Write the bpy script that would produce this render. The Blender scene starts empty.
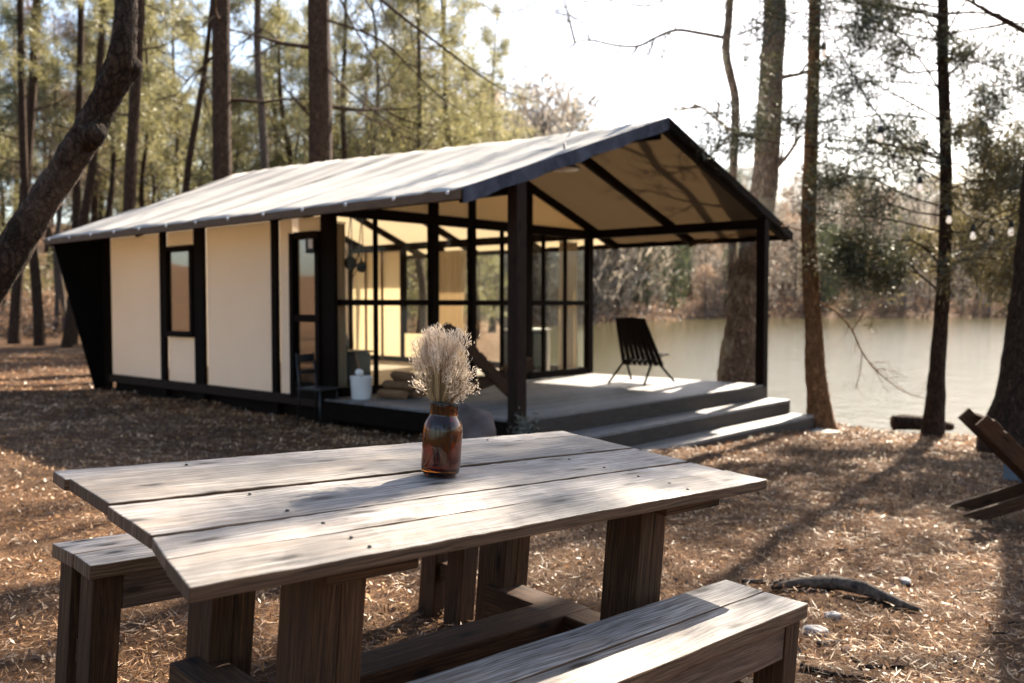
import bpy, math, random
import numpy as np
from mathutils import Vector, Matrix, noise as mnoise

# ------------------------------------------------------------------ scene, camera, sky, sun
S = bpy.context.scene
COL = S.collection
R = math.radians
FPX, CAMH = 900.0, 1.25
PITCH = math.atan(36.5 / FPX)
cam_d = bpy.data.cameras.new('camera')
cam = bpy.data.objects.new('camera', cam_d)
COL.objects.link(cam)
cam.location = (0, 0, CAMH)
cam.rotation_euler = (math.pi / 2 - PITCH, 0, 0)
cam_d.sensor_width = 36.0
cam_d.lens = 36.0 * FPX / 1024
cam_d.clip_start, cam_d.clip_end = 0.05, 2000
cam_d.dof.use_dof = True
cam_d.dof.focus_distance = 2.5
cam_d.dof.aperture_fstop = 3.2
S.camera = cam

SUN_AZ, SUN_EL = R(31), R(37)
W = bpy.data.worlds.new('World')
S.world = W
W.use_nodes = True
wn = W.node_tree
bg = wn.nodes['Background']
sky = wn.nodes.new('ShaderNodeTexSky')
sky.sky_type = 'NISHITA'
sky.sun_disc = False
sky.sun_elevation = SUN_EL
sky.sun_rotation = SUN_AZ
sky.air_density, sky.dust_density, sky.ozone_density = 1.0, 2.0, 1.0
wn.links.new(sky.outputs[0], bg.inputs[0])
bg.inputs[1].default_value = 0.072
sun_d = bpy.data.lights.new('sun', 'SUN')
sun_d.energy = 5.0
sun_d.angle = R(0.53)
sun_d.color = (1.0, 0.89, 0.74)
sun = bpy.data.objects.new('sun', sun_d)
COL.objects.link(sun)
SV = Vector((math.sin(SUN_AZ) * math.cos(SUN_EL), math.cos(SUN_AZ) * math.cos(SUN_EL), math.sin(SUN_EL)))
sun.location = SV * 60
sun.rotation_euler = SV.to_track_quat('Z', 'Y').to_euler()
S.view_settings.view_transform = 'Standard'
S.view_settings.look = 'None'
S.view_settings.gamma = 1
S.view_settings.exposure = 2.2
S.cycles.max_bounces = 8
S.cycles.transparent_max_bounces = 16
S.cycles.caustics_reflective = False
S.cycles.caustics_refractive = False
S.cycles.sample_clamp_indirect = 6

# ------------------------------------------------------------------ measuring helpers
_c, _s = math.cos(PITCH), math.sin(PITCH)
def ray(px, py):
    a, b = (px - 512) / FPX, (341.5 - py) / FPX
    return Vector((a, _c + b * _s, -_s + b * _c))
def at(px, py, Y):
    r = ray(px, py)
    return Vector((0, 0, CAMH)) + r * (Y / r.y)
def smooth(e0, e1, x):
    t = np.clip((x - e0) / (e1 - e0), 0, 1)
    return t * t * (3 - 2 * t)
O = Vector((.048, 8.616, 0))
U = Vector((-.748, .664, 0))
V = Vector((.664, .748, 0))
def cab(u, v, z):
    return O + U * u + V * v + Vector((0, 0, z))
WATER_Z = -0.95
def inland(x, y):
    v = (x - O.x) * V.x + (y - O.y) * V.y
    wob = .25 * np.sin(x * .9 + y * .4) + .15 * np.sin(x * 2.3 - y * 1.1)
    a = 6.75 + wob - v
    b = (1.8 - .045 * y) - x + wob * 2
    b = np.where(y < 12, np.minimum(b, 6.75 - v), b)
    c = y - (152 + .12 * x - 58 * smooth(45, -5, x) + 3 * np.sin(x * .07) + 1.2 * np.sin(x * .31))
    return np.maximum(np.maximum(a, b), c)
def height(x, y):
    x = np.asarray(x, float); y = np.asarray(y, float)
    sd = inland(x, y)
    base = .09 - .035 * np.clip(x, -12, 9) - .03 * np.clip(y, -5, 16)
    r = y * .92 - x * .25
    hill = 11 * smooth(30, 120, r) * smooth(3, 30, sd) * (1 - smooth(70, 88, y) * (x > -16))
    far = smooth(-5, 75, sd) * (22 + 10 * smooth(40, -30, x)) * (y > 85) * smooth(-45, -8, x)
    near = np.exp(-((x * x + y * y) / 900.0))
    bump = .035 * np.sin(x * 1.7 + 1.3 * np.sin(y * .8)) * np.sin(y * 1.3 + .7) + .02 * np.sin(x * 4.1 + y * 2.2) * np.sin(y * 3.7 - x)
    bump = bump + .016 * np.sin(x * 9.3 + 2 * np.sin(y * 5.1)) * np.sin(y * 10.7 + 1.5 * np.sin(x * 6.2)) + .010 * np.sin(x * 19 + y * 7 + np.sin(y * 11)) * np.sin(y * 17 - x * 5)
    bump *= near
    flat = smooth(0, .8, np.hypot((x - .2) / 1.3, (y - 2.6) / 1.3) - .2)
    land = base + bump * (.35 + .65 * flat) + hill + far
    t = smooth(-1.6, .5, sd)
    return land * t + (-1.9) * (1 - t)
def gz(x, y):
    return float(height(x, y))
def gat(px, py):
    r = ray(px, py); p = Vector((0, 0, CAMH)); z = 0
    for _ in range(12):
        t = (z - CAMH) / r.z
        p = Vector((0, 0, CAMH)) + r * t
        z = gz(p.x, p.y)
    return Vector((p.x, p.y, z))

# ------------------------------------------------------------------ object helpers
def link(name, me, mat=None, parent=None):
    o = bpy.data.objects.new(name, me)
    COL.objects.link(o)
    if mat is not None and len(me.materials) == 0:
        me.materials.append(mat)
    if parent is not None:
        o.parent = parent
    return o
def thing(name, label, cat, loc=(0, 0, 0), rotz=0, group=None):
    o = bpy.data.objects.new(name, None)
    o.empty_display_size = .1
    COL.objects.link(o)
    o.location = loc
    o.rotation_euler = (0, 0, rotz)
    return tag(o, label, cat, group)
def tag(o, label, cat, group=None):
    o['label'] = label; o['category'] = cat
    if group: o['group'] = group
    return o
def struct(o):
    o['kind'] = 'structure'; return o
def dup(root, loc, rot=None, label=None, scale=None):
    r = root.copy(); COL.objects.link(r); r.location = loc
    if rot is not None: r.rotation_euler = rot
    if scale is not None: r.scale = scale
    if label: r['label'] = label
    for ch in root.children:
        c = ch.copy(); COL.objects.link(c); c.parent = r
        for g in ch.children:
            d = g.copy(); COL.objects.link(d); d.parent = c
    return r

class MB:
    def __init__(self, seed=1):
        self.v = []; self.f = []; self.uv = []; self.fm = {}; self.rng = random.Random(seed)
        self.origin = Vector((0, 0, 0))
    def face(self, idx, uvs):
        self.f.append(tuple(idx)); self.uv.append(uvs)
    def box(self, lo, hi, M=None, axis=None):
        lo, hi = Vector(lo), Vector(hi)
        d = hi - lo
        if axis is None: axis = max(range(3), key=lambda i: d[i])
        b = len(self.v)
        for k in range(8):
            p = Vector((hi.x if k & 1 else lo.x, hi.y if k & 2 else lo.y, hi.z if k & 4 else lo.z))
            self.v.append(M @ p if M else p)
        ou, ov = self.rng.random() * 20, self.rng.random() * 20
        fs = [(0, 2, 3, 1), (4, 5, 7, 6), (0, 1, 5, 4), (2, 6, 7, 3), (0, 4, 6, 2), (1, 3, 7, 5)]
        fa = [2, 2, 1, 1, 0, 0]
        for f, na in zip(fs, fa):
            other = [i for i in range(3) if i != na]
            if axis in other:
                ua = axis; va = [i for i in other if i != axis][0]
            else:
                ua, va = other
            uvs = []
            for k in f:
                p = (hi.x if k & 1 else lo.x, hi.y if k & 2 else lo.y, hi.z if k & 4 else lo.z)
                if na == axis: uvs.append((ou + .3 * p[ua] + 5, ov + p[va]))
                else: uvs.append((ou + p[ua], ov + p[va] + na * .37))
            self.face([b + k for k in f], uvs)
        return self
    def beam(self, p0, p1, w, h, up=(0, 0, 1), ext=0):
        p0, p1 = Vector(p0), Vector(p1)
        x = (p1 - p0); L = x.length; x.normalize()
        y = Vector(up).cross(x)
        if y.length < 1e-4: y = Vector((0, 1, 0)).cross(x)
        y.normalize(); z = x.cross(y)
        M = Matrix((x, y, z)).transposed().to_4x4(); M.translation = p0
        return self.box((-ext, -w / 2, -h / 2), (L + ext, w / 2, h / 2), M, 0)
    def tube(self, pts, rad, n=8, cap=True, jit=0):
        pts = [Vector(p) for p in pts]
        m = len(pts); b = len(self.v)
        ou = self.rng.random() * 9
        ref = Vector((1, 0, 0)); 
        t0 = (pts[1] - pts[0]).normalized()
        if abs(t0.dot(ref)) > .9: ref = Vector((0, 1, 0))
        nrm = (ref - t0 * ref.dot(t0)).normalized()
        L = 0; Ls = []
        for i in range(m):
            t = (pts[min(i + 1, m - 1)] - pts[max(i - 1, 0)])
            t = t.normalized() if t.length > 1e-9 else t0
            nrm = (nrm - t * nrm.dot(t)).normalized()
            bi = t.cross(nrm)
            if i: L += (pts[i] - pts[i - 1]).length
            Ls.append(L)
            for k in range(n):
                a = 2 * math.pi * k / n
                r = rad[i] * (1 + (self.rng.uniform(-jit, jit) if jit else 0))
                self.v.append(pts[i] + (nrm * math.cos(a) + bi * math.sin(a)) * r)
        for i in range(m - 1):
            for k in range(n):
                k2 = (k + 1) % n
                c0, c1 = k / n * .8, (k + 1) / n * .8
                self.face((b + i * n + k, b + i * n + k2, b + (i + 1) * n + k2, b + (i + 1) * n + k),
                          [(ou + Ls[i], c0), (ou + Ls[i], c1), (ou + Ls[i + 1], c1), (ou + Ls[i + 1], c0)])
        if cap:
            for i, rev in ((0, True), (m - 1, False)):
                idx = [b + i * n + k for k in range(n)]
                if rev: idx.reverse()
                self.face(idx, [(.1 * math.cos(6.283 * q / n), .1 * math.sin(6.283 * q / n)) for q in range(n)])
        return self
    def lathe(self, prof, n=24, M=None, sq=0, jit=0):
        b = len(self.v); m = len(prof)
        for r, z in prof:
            for k in range(n):
                a = 2 * math.pi * k / n
                rr = r
                if sq:  # rounded square outline
                    c, s = abs(math.cos(a)), abs(math.sin(a))
                    rr = r * ((1 - sq) + sq / max((c ** 4 + s ** 4) ** .25, 1e-6) * .92)
                p = Vector((rr * math.cos(a), rr * math.sin(a), z))
                self.v.append(M @ p if M else p)
        for i in range(m - 1):
            for k in range(n):
                k2 = (k + 1) % n
                self.face((b + i * n + k, b + i * n + k2, b + (i + 1) * n + k2, b + (i + 1) * n + k),
                          [(k / n, prof[i][1]), ((k + 1) / n, prof[i][1]), ((k + 1) / n, prof[i + 1][1]), (k / n, prof[i + 1][1])])
        return self
    def poly(self, pts, uvs=None):
        b = len(self.v)
        self.v += [Vector(p) for p in pts]
        if uvs is None: uvs = [(p[0], p[1]) for p in pts]
        self.face(range(b, b + len(pts)), uvs); return self
    def prism(self, pts, d):
        """closed polygon extruded along vector d"""
        pts = [Vector(p) for p in pts]; d = Vector(d); n = len(pts); b = len(self.v)
        self.v += pts + [p + d for p in pts]
        L = 0; x = (pts[1] - pts[0]).normalized()
        nn = (pts[1] - pts[0]).cross(pts[2] - pts[0]).normalized(); y = nn.cross(x)
        uv = [(p.dot(x), p.dot(y)) for p in pts]
        self.face([b + i for i in range(n)], uv)
        self.face([b + n + i for i in reversed(range(n))], list(reversed(uv)))
        for i in range(n):
            j = (i + 1) % n; l = (pts[j] - pts[i]).length
            self.face((b + i, b + n + i, b + n + j, b + j), [(L, 0), (L, d.length), (L + l, d.length), (L + l, 0)])
            L += l
        return self
    def board(self, a00, a01, b0, a10, a11, b1, z0, z1, n=20, jit=.002, seed=0):
        """a plank in local coords: edge b0 spans a00..a01, edge b1 spans a10..a11; uneven worn edges"""
        rg = random.Random(seed); b = len(self.v)
        ou, ov = rg.random() * 20, rg.random() * 20
        ph = rg.random() * 9
        m = 4
        rows = []
        for i in range(n + 1):
            t = i / n
            w0 = mnoise.noise(Vector((t * 5, ph, 0))) * jit * 2; w1 = mnoise.noise(Vector((t * 5, ph + 7, 0))) * jit * 2
            cup = mnoise.noise(Vector((t * 2.5, ph + 3, 0))) * jit * 1.2
            row = []
            for (s, z) in ((0, z0), (0, z1), (.33, z1), (.67, z1), (1, z1), (1, z0)):
                bb0, bb1 = b0 + w0, b1 + w1
                a = (a00 + (a01 - a00) * t) * (1 - s) + (a10 + (a11 - a10) * t) * s
                zz = z + (cup + (rg.uniform(-.3, .3) * jit) if z == z1 else 0)
                row.append(Vector((a, bb0 + (bb1 - bb0) * s, zz)))
            rows.append(row)
            self.v += row
        k6 = 6
        per = [0, z1 - z0, (z1 - z0) + (b1 - b0) * .33, (z1 - z0) + (b1 - b0) * .67, (z1 - z0) + (b1 - b0), 2 * (z1 - z0) + (b1 - b0), 2 * (z1 - z0) + 2 * (b1 - b0)]
        for i in range(n):
            for k in range(6):
                k2 = (k + 1) % 6
                if k not in (1, 2, 3): self.fm[len(self.f)] = 1
                A0, A1 = rows[i][k].x + ou, rows[i + 1][k].x + ou
                self.face((b + i * 6 + k, b + (i + 1) * 6 + k, b + (i + 1) * 6 + k2, b + i * 6 + k2),
                          [(A0, ov + per[k]), (A1, ov + per[k]), (A1, ov + per[k + 1]), (A0, ov + per[k + 1])])
        for i, rev in ((0, False), (n, True)):
            idx = [b + i * 6 + k for k in range(6)]
            uv = [(ou + 5 + rows[i][k].z * .4, ov + rows[i][k].y) for k in range(6)]
            if rev: idx.reverse(); uv.reverse()
            self.fm[len(self.f)] = 1
            self.face(idx, uv)
        return self
    def mesh(self, name, sm=False):
        me = bpy.data.meshes.new(name)
        og = self.origin
        me.from_pydata([tuple(p - og) for p in self.v], [], self.f)
        uvl = me.uv_layers.new(name='UVMap')
        flat = [c for f in self.uv for q in f for c in q]
        uvl.data.foreach_set('uv', flat)
        if sm: me.polygons.foreach_set('use_smooth', [True] * len(me.polygons))
        me.update()
        return me
    def build(self, name, mat, parent=None, bevel=0, sm=False, seg=2, mat2=None):
        o = link(name, self.mesh(name, sm), mat, parent)
        if mat2:
            o.data.materials.append(mat2)
            for i in self.fm: o.data.polygons[i].material_index = 1
        if bevel:
            bm_ = o.modifiers.new('bevel', 'BEVEL'); bm_.width = bevel; bm_.segments = seg; bm_.limit_method = 'ANGLE'; bm_.angle_limit = R(40)
            bm_.harden_normals = False
        return o

def quads_mesh(name, cen, ax, side, L, Wd, taper=.35):
    """many small blades: centre, long axis, side axis, length, width (numpy)"""
    n = len(cen)
    L = np.broadcast_to(np.asarray(L, float), (n,))[:, None]; Wd = np.broadcast_to(np.asarray(Wd, float), (n,))[:, None]
    p0 = cen - ax * L * .5; p1 = cen + ax * L * .5; pm = cen - ax * L * .02
    vs = np.stack([p0 - side * Wd * taper * .5, p0 + side * Wd * taper * .5, pm + side * Wd * .5, p1, pm - side * Wd * .5], 1).reshape(-1, 3)
    me = bpy.data.meshes.new(name)
    me.vertices.add(5 * n); me.vertices.foreach_set('co', vs.ravel())
    me.loops.add(5 * n); me.loops.foreach_set('vertex_index', np.arange(5 * n, dtype=np.int32))
    me.polygons.add(n)
    me.polygons.foreach_set('loop_start', np.arange(0, 5 * n, 5, dtype=np.int32))
    me.polygons.foreach_set('loop_total', np.full(n, 5, dtype=np.int32))
    me.update(calc_edges=True); me.validate()
    return me
def unit(a):
    return a / np.maximum(np.linalg.norm(a, axis=1, keepdims=True), 1e-9)

# ------------------------------------------------------------------ materials
def spline(pts, rad, n):
    """Catmull-Rom through the points"""
    P = [Vector(p) for p in pts]; out, ro = [], []
    m = len(P)
    for i in range(m - 1):
        p0, p1, p2, p3 = P[max(i - 1, 0)], P[i], P[i + 1], P[min(i + 2, m - 1)]
        for k in range(n):
            t = k / n
            out.append(.5 * ((2 * p1) + (p2 - p0) * t + (2 * p0 - 5 * p1 + 4 * p2 - p3) * t * t + (-p0 + 3 * p1 - 3 * p2 + p3) * t ** 3))
            ro.append(rad[i] + (rad[i + 1] - rad[i]) * t)
    out.append(P[-1]); ro.append(rad[-1])
    return out, ro
class NT:
    def __init__(self, name):
        self.m = bpy.data.materials.new(name); self.m.use_nodes = True
        self.t = self.m.node_tree; self.t.nodes.clear()
        self.out = self.t.nodes.new('ShaderNodeOutputMaterial')
    def n(self, typ, ins=None, **kw):
        nd = self.t.nodes.new(typ)
        for k, v in kw.items(): setattr(nd, k, v)
        for k, v in (ins or {}).items():
            s = nd.inputs[k]
            if hasattr(v, 'node'): self.t.links.new(v, s)
            else: s.default_value = v
        return nd
    def surf(self, sh): self.t.links.new(sh, self.out.inputs['Surface']); return self.m
    def ramp(self, fac, stops):
        nd = self.n('ShaderNodeValToRGB', {'Fac': fac})
        e = nd.color_ramp.elements
        while len(e) < len(stops): e.new(.5)
        for el, (p, c) in zip(e, stops):
            el.position = p; el.color = (*c, 1) if len(c) == 3 else c
        return nd.outputs['Color']
    def noise(self, vec, scale, detail=4, rough=.55, dist=0):
        ins = {'Scale': scale, 'Detail': detail, 'Roughness': rough, 'Distortion': dist}
        if vec is not None: ins['Vector'] = vec
        return self.n('ShaderNodeTexNoise', ins).outputs['Fac']
    def mapv(self, vec, scale): return self.n('ShaderNodeMapping', {'Vector': vec, 'Scale': scale}).outputs['Vector']
    def mix(self, f, a, b, mode='MIX'):
        nd = self.n('ShaderNodeMix', data_type='RGBA', blend_type=mode)
        for i, v in ((0, f), (6, a), (7, b)):
            s = nd.inputs[i]
            if hasattr(v, 'node'): self.t.links.new(v, s)
            else: s.default_value = v if not isinstance(v, tuple) or len(v) == 4 else (*v, 1)
        return nd.outputs[2]
    def bump(self, h, strength=.4, dist=.01):
        return self.n('ShaderNodeBump', {'Height': h, 'Strength': strength, 'Distance': dist}).outputs['Normal']

def wood(name, dark, mid, light, rough=.75, knots=True, blotch=.5, bump=.5, gs=1.0, spec=.3, blotchcol=None):
    q = NT(name)
    uv = q.n('ShaderNodeTexCoord').outputs['UV']
    warp = q.n('ShaderNodeTexNoise', {'Vector': q.mapv(uv, (1.5, 4, 1)), 'Scale': 1.6, 'Detail': 3.0}).outputs['Color']
    uvw = q.n('ShaderNodeMixRGB', {'Fac': .02, 'Color1': uv, 'Color2': warp}, blend_type='LINEAR_LIGHT').outputs[0]
    g1 = q.noise(q.mapv(uvw, (4.2 * gs, 85 * gs, 1)), 1.3, 8, .7)
    g2 = q.noise(q.mapv(uvw, (4 * gs, 190 * gs, 1)), 1.0, 4, .6)
    col = q.ramp(g1, [(.30, dark), (.47, mid), (.66, light)])
    col = q.mix(q.ramp(g2, [(.38, (.75,) * 3), (.6, (0,) * 3)]), col, tuple(c * .55 for c in dark))
    bl = q.noise(q.mapv(uv, (1.3, 5, 1)), 2.2, 5, .6)
    col = q.mix(q.ramp(bl, [(.4, (0,) * 3), (.68, (blotch,) * 3)]), col, (blotchcol or tuple(c * .6 for c in mid)))
    ck = q.noise(q.mapv(uvw, (1.1 * gs, 60 * gs, 1)), 1.0, 2, .5)
    col = q.mix(q.ramp(ck, [(.487, (0,) * 3), (.5, (.85,) * 3), (.513, (0,) * 3)]), col, tuple(c * .45 for c in dark))
    st_ = q.noise(q.mapv(uv, (2.0, 7, 1)), 1.1, 4, .6)
    col = q.mix(q.ramp(st_, [(.5, (0,) * 3), (.7, (.45,) * 3)]), col, (mid[0] * .95, mid[1] * .78, mid[2] * .62))
    tone = q.n('ShaderNodeNewGeometry').outputs['Random Per Island']
    col = q.mix(1.0, col, q.ramp(tone, [(0, (.62, .61, .60)), (1, (1.1, 1.1, 1.12))]), 'MULTIPLY')
    if knots:
        vo = q.n('ShaderNodeTexVoronoi', {'Vector': q.mapv(uvw, (1.9, 6.5, 1)), 'Scale': 1.0, 'Randomness': 1.0}, voronoi_dimensions='2D')
        kn = q.ramp(vo.outputs['Distance'], [(.035, (1,) * 3), (.075, (.35,) * 3), (.13, (0,) * 3)])
        col = q.mix(kn, col, tuple(c * .35 for c in dark))
    ht = q.n('ShaderNodeMath', {0: g1, 1: g2}, operation='ADD').outputs[0]
    b = q.n('ShaderNodeBsdfPrincipled', {'Base Color': col, 'Roughness': rough, 'Normal': q.bump(ht, bump, .003)})
    b.inputs['Specular IOR Level'].default_value = spec
    return q.surf(b.outputs[0])

def plain(name, col, rough=.6, metal=0, spec=.5, var=.12, scale=9, bump=.0):
    q = NT(name)
    oc = q.n('ShaderNodeTexCoord').outputs['Object']
    f = q.noise(oc, scale, 5, .6)
    c = q.ramp(f, [(.3, tuple(max(0, k * (1 - var)) for k in col)), (.7, tuple(min(1, k * (1 + var)) for k in col))])
    ins = {'Base Color': c, 'Roughness': rough, 'Metallic': metal}
    if bump: ins['Normal'] = q.bump(q.noise(oc, scale * 4, 6, .6), bump, .01)
    b = q.n('ShaderNodeBsdfPrincipled', ins)
    b.inputs['Specular IOR Level'].default_value = spec
    return q.surf(b.outputs[0])

def bark(name, dark, light, patch=None, scale=1.0):
    q = NT(name)
    uv = q.n('ShaderNodeTexCoord')
    oc = uv.outputs['Object']
    wv = q.n('ShaderNodeTexNoise', {'Vector': oc, 'Scale': 5.0, 'Detail': 5.0, 'Roughness': .65}).outputs['Color']
    oc = q.n('ShaderNodeMixRGB', {'Fac': .10, 'Color1': oc, 'Color2': wv}, blend_type='LINEAR_LIGHT').outputs[0]
    vo = q.n('ShaderNodeTexVoronoi', {'Vector': q.mapv(oc, (30 * scale, 30 * scale, 6 * scale)), 'Scale': 1.0}, feature='DISTANCE_TO_EDGE')
    nz = q.noise(q.mapv(oc, (14 * scale, 14 * scale, 4 * scale)), 1.5, 8, .7)
    f = q.n('ShaderNodeMath', {0: vo.outputs['Distance'], 1: nz}, operation='MULTIPLY_ADD'); f.inputs[2].default_value = 0
    h = q.n('ShaderNodeMath', {0: q.ramp(vo.outputs['Distance'], [(0, (0,) * 3), (.22, (1,) * 3)]), 1: nz}, operation='ADD').outputs[0]
    col = q.ramp(nz, [(.3, dark), (.7, light)])
    col = q.mix(q.ramp(vo.outputs['Distance'], [(0, (.7,) * 3), (.16, (0,) * 3)]), col, tuple(c * .4 for c in dark))
    if patch:
        pn = q.noise(q.mapv(oc, (1.6, 1.6, 1.1)), 1.7, 6, .7)
        col = q.mix(q.ramp(pn, [(.5, (0,) * 3), (.6, (.8,) * 3)]), col, patch)
    b = q.n('ShaderNodeBsdfPrincipled', {'Base Color': col, 'Roughness': .92, 'Normal': q.bump(h, .9, .03)})
    b.inputs['Specular IOR Level'].default_value = .15
    return q.surf(b.outputs[0])

def leafmat(name, stops, trans=.4, rough=.6, patch=None):
    q = NT(name)
    rnd = q.n('ShaderNodeNewGeometry').outputs['Random Per Island']
    big = q.noise(q.n('ShaderNodeTexCoord').outputs['Object'], .9, 2, .5)
    f = q.n('ShaderNodeMath', {0: rnd, 1: .6}, operation='MULTIPLY').outputs[0]
    f = q.n('ShaderNodeMath', {0: big, 1: .55, 2: f}, operation='MULTIPLY_ADD').outputs[0]
    col = q.ramp(f, stops)
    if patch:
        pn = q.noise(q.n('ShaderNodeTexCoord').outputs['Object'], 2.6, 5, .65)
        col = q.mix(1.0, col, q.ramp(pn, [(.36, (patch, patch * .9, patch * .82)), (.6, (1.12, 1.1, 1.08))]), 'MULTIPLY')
    d = q.n('ShaderNodeBsdfDiffuse', {'Color': col})
    t = q.n('ShaderNodeBsdfTranslucent', {'Color': col})
    g = q.n('ShaderNodeBsdfGlossy', {'Color': (.9, .9, .85, 1), 'Roughness': .45})
    m = q.n('ShaderNodeMixShader', {0: trans, 1: d.outputs[0], 2: t.outputs[0]})
    m2 = q.n('ShaderNodeMixShader', {0: .06, 1: m.outputs[0], 2: g.outputs[0]})
    return q.surf(m2.outputs[0])

def canvas(name, col, trans, tcol=None, scale=2.0, fold=0.3, shade_streak=0):
    q = NT(name)
    oc = q.n('ShaderNodeTexCoord').outputs['Object']
    n1 = q.noise(oc, scale, 4, .5)
    c = q.ramp(n1, [(.3, tuple(k * .93 for k in col)), (.7, col)])
    if shade_streak:  # grey stripes standing for tree shadows, painted into the base colour
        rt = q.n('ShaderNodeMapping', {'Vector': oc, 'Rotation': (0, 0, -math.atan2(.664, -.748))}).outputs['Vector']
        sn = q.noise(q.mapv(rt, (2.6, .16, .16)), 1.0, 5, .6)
        c = q.mix(q.ramp(sn, [(.47, (0,) * 3), (.6, (shade_streak,) * 3)]), c, (.27, .28, .29))
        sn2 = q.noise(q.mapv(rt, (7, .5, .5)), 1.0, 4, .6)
        c = q.mix(q.ramp(sn2, [(.5, (0,) * 3), (.66, (shade_streak * .5,) * 3)]), c, (.36, .34, .31))
    bm = q.bump(q.noise(q.mapv(oc, (1, 1, .6)), 1.4, 3, .45), fold, .06)
    bm2 = q.n('ShaderNodeBump', {'Height': q.noise(oc, 260, 2, .5), 'Strength': .15, 'Distance': .002, 'Normal': bm}).outputs['Normal']
    d = q.n('ShaderNodeBsdfDiffuse', {'Color': c, 'Normal': bm2})
    t = q.n('ShaderNodeBsdfTranslucent', {'Color': (*(tcol or col), 1)})
    m = q.n('ShaderNodeMixShader', {0: trans, 1: d.outputs[0], 2: t.outputs[0]})
    return q.surf(m.outputs[0])

def glassmat(name, tint=(.96, .97, .95), gloss=1.0):
    q = NT(name)
    tr = q.n('ShaderNodeBsdfTransparent', {'Color': (*tint, 1)})
    oc = q.n('ShaderNodeTexCoord').outputs['Object']
    gl = q.n('ShaderNodeBsdfGlossy', {'Roughness': .03, 'Normal': q.bump(q.noise(oc, 1.5, 2), .06, .02)})
    fr = q.n('ShaderNodeFresnel', {'IOR': 1.6})
    f = q.n('ShaderNodeMath', {0: fr.outputs[0], 1: gloss}, operation='MULTIPLY').outputs[0]
    fb = q.n('ShaderNodeMath', {0: 1.0, 1: q.n('ShaderNodeNewGeometry').outputs['Backfacing']}, operation='SUBTRACT').outputs[0]
    f = q.n('ShaderNodeMath', {0: f, 1: fb}, operation='MULTIPLY').outputs[0]
    m = q.n('ShaderNodeMixShader', {0: f, 1: tr.outputs[0], 2: gl.outputs[0]})
    return q.surf(m.outputs[0])

M = {}
M['grey_wood'] = wood('weathered_grey_wood', (.075, .058, .046), (.36, .322, .285), (.62, .58, .54), .62, True, .5, .5, blotchcol=(.12, .12, .125))
M['edge_wood'] = wood('brown_plank_edges', (.08, .044, .022), (.22, .13, .072), (.34, .215, .135), .78, False, .4, .6)
M['brown_wood'] = wood('worn_brown_timber', (.026, .009, .003), (.10, .043, .0155), (.20, .10, .043), .78, True, .5, .5)
M['apron_wood'] = wood('pink_brown_timber', (.11, .065, .042), (.22, .14, .1), (.33, .22, .165), .72, True, .35, .5)
M['dark_wood'] = wood('dark_stained_timber', (.006, .0034, .002), (.013, .0072, .0044), (.026, .0148, .009), .75, False, .3, .3, 1.0, .06)
M['post_wood'] = wood('brown_stained_post', (.018, .009, .005), (.038, .020, .012), (.068, .038, .023), .7, True, .3, .4, 1.0, .12)
M['deck_wood'] = wood('grey_deck_boards', (.12, .11, .10), (.26, .25, .24), (.42, .405, .39), .6, False, .3, .4)
M['riser_wood'] = wood('brown_step_boards', (.035, .025, .019), (.075, .056, .044), (.14, .108, .088), .7, False, .3, .3)
M['fascia_wood'] = wood('tan_eave_board', (.10, .058, .03), (.19, .115, .062), (.28, .18, .10), .7, False, .3, .3)
M['log_wood'] = wood('split_firewood', (.18, .09, .04), (.36, .2, .1), (.5, .31, .17), .8, False, .3, .5)
M['rake'] = plain('slate_blue_rake_cloth', (.075, .08, .098), .9, var=.5, spec=.05, scale=5)
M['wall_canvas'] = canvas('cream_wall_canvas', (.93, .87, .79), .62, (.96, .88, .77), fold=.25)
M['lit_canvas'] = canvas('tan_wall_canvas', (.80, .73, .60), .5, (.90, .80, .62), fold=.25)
M['roof_canvas'] = canvas('white_roof_canvas', (.72, .69, .635), .36, (.80, .70, .56), fold=.6, shade_streak=.75)
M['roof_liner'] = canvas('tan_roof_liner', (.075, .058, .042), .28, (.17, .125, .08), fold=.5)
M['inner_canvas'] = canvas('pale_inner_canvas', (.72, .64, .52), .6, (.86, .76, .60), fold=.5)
M['wing'] = plain('black_rear_board', (.005, .004, .0035), .85, spec=.05)
M['curtain'] = canvas('tan_linen_curtain', (.66, .57, .44), .4, (.68, .57, .42), fold=.2)
M['glass'] = glassmat('window_glass', gloss=.7)
M['dark_glass'] = glassmat('dark_mirror_glass', (.28, .26, .24), 3.0)
M['black'] = plain('black_iron', (.012, .012, .012), .5, var=.4)
M['white_metal'] = plain('white_enamel', (.85, .83, .79), .35, var=.06)
M['silver'] = plain('dull_steel', (.5, .5, .5), .35, metal=1)
M['driftwood'] = plain('grey_driftwood', (.115, .09, .07), .92, var=.75, scale=30, bump=.9, spec=.1)
M['rock'] = plain('grey_brown_stone', (.10, .072, .062), .9, var=.5, scale=4, bump=.7)
M['pale_rock'] = plain('pale_stone', (.40, .36, .32), .9, var=.3, scale=12, bump=.6)
M['slab'] = plain('pale_concrete', (.42, .40, .36), .85, var=.2, scale=6, bump=.3)
M['lamp_white'] = plain('lamp_white_glass', (.8, .7, .6), .4)
M['floor'] = wood('pale_floor_boards', (.2, .16, .12), (.34, .28, .22), (.44, .37, .3), .5, False)
M['bark_brown'] = bark('brown_pine_bark', (.042, .026, .017), (.14, .088, .06))
M['bark_dark'] = bark('dark_cedar_bark', (.036, .021, .014), (.12, .073, .046))
M['bark_red'] = bark('red_brown_bark', (.17, .08, .035), (.44, .24, .115))
M['bark_lichen'] = bark('lichen_spotted_bark', (.14, .10, .072), (.40, .30, .22), (.46, .42, .31), .8)
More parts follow.
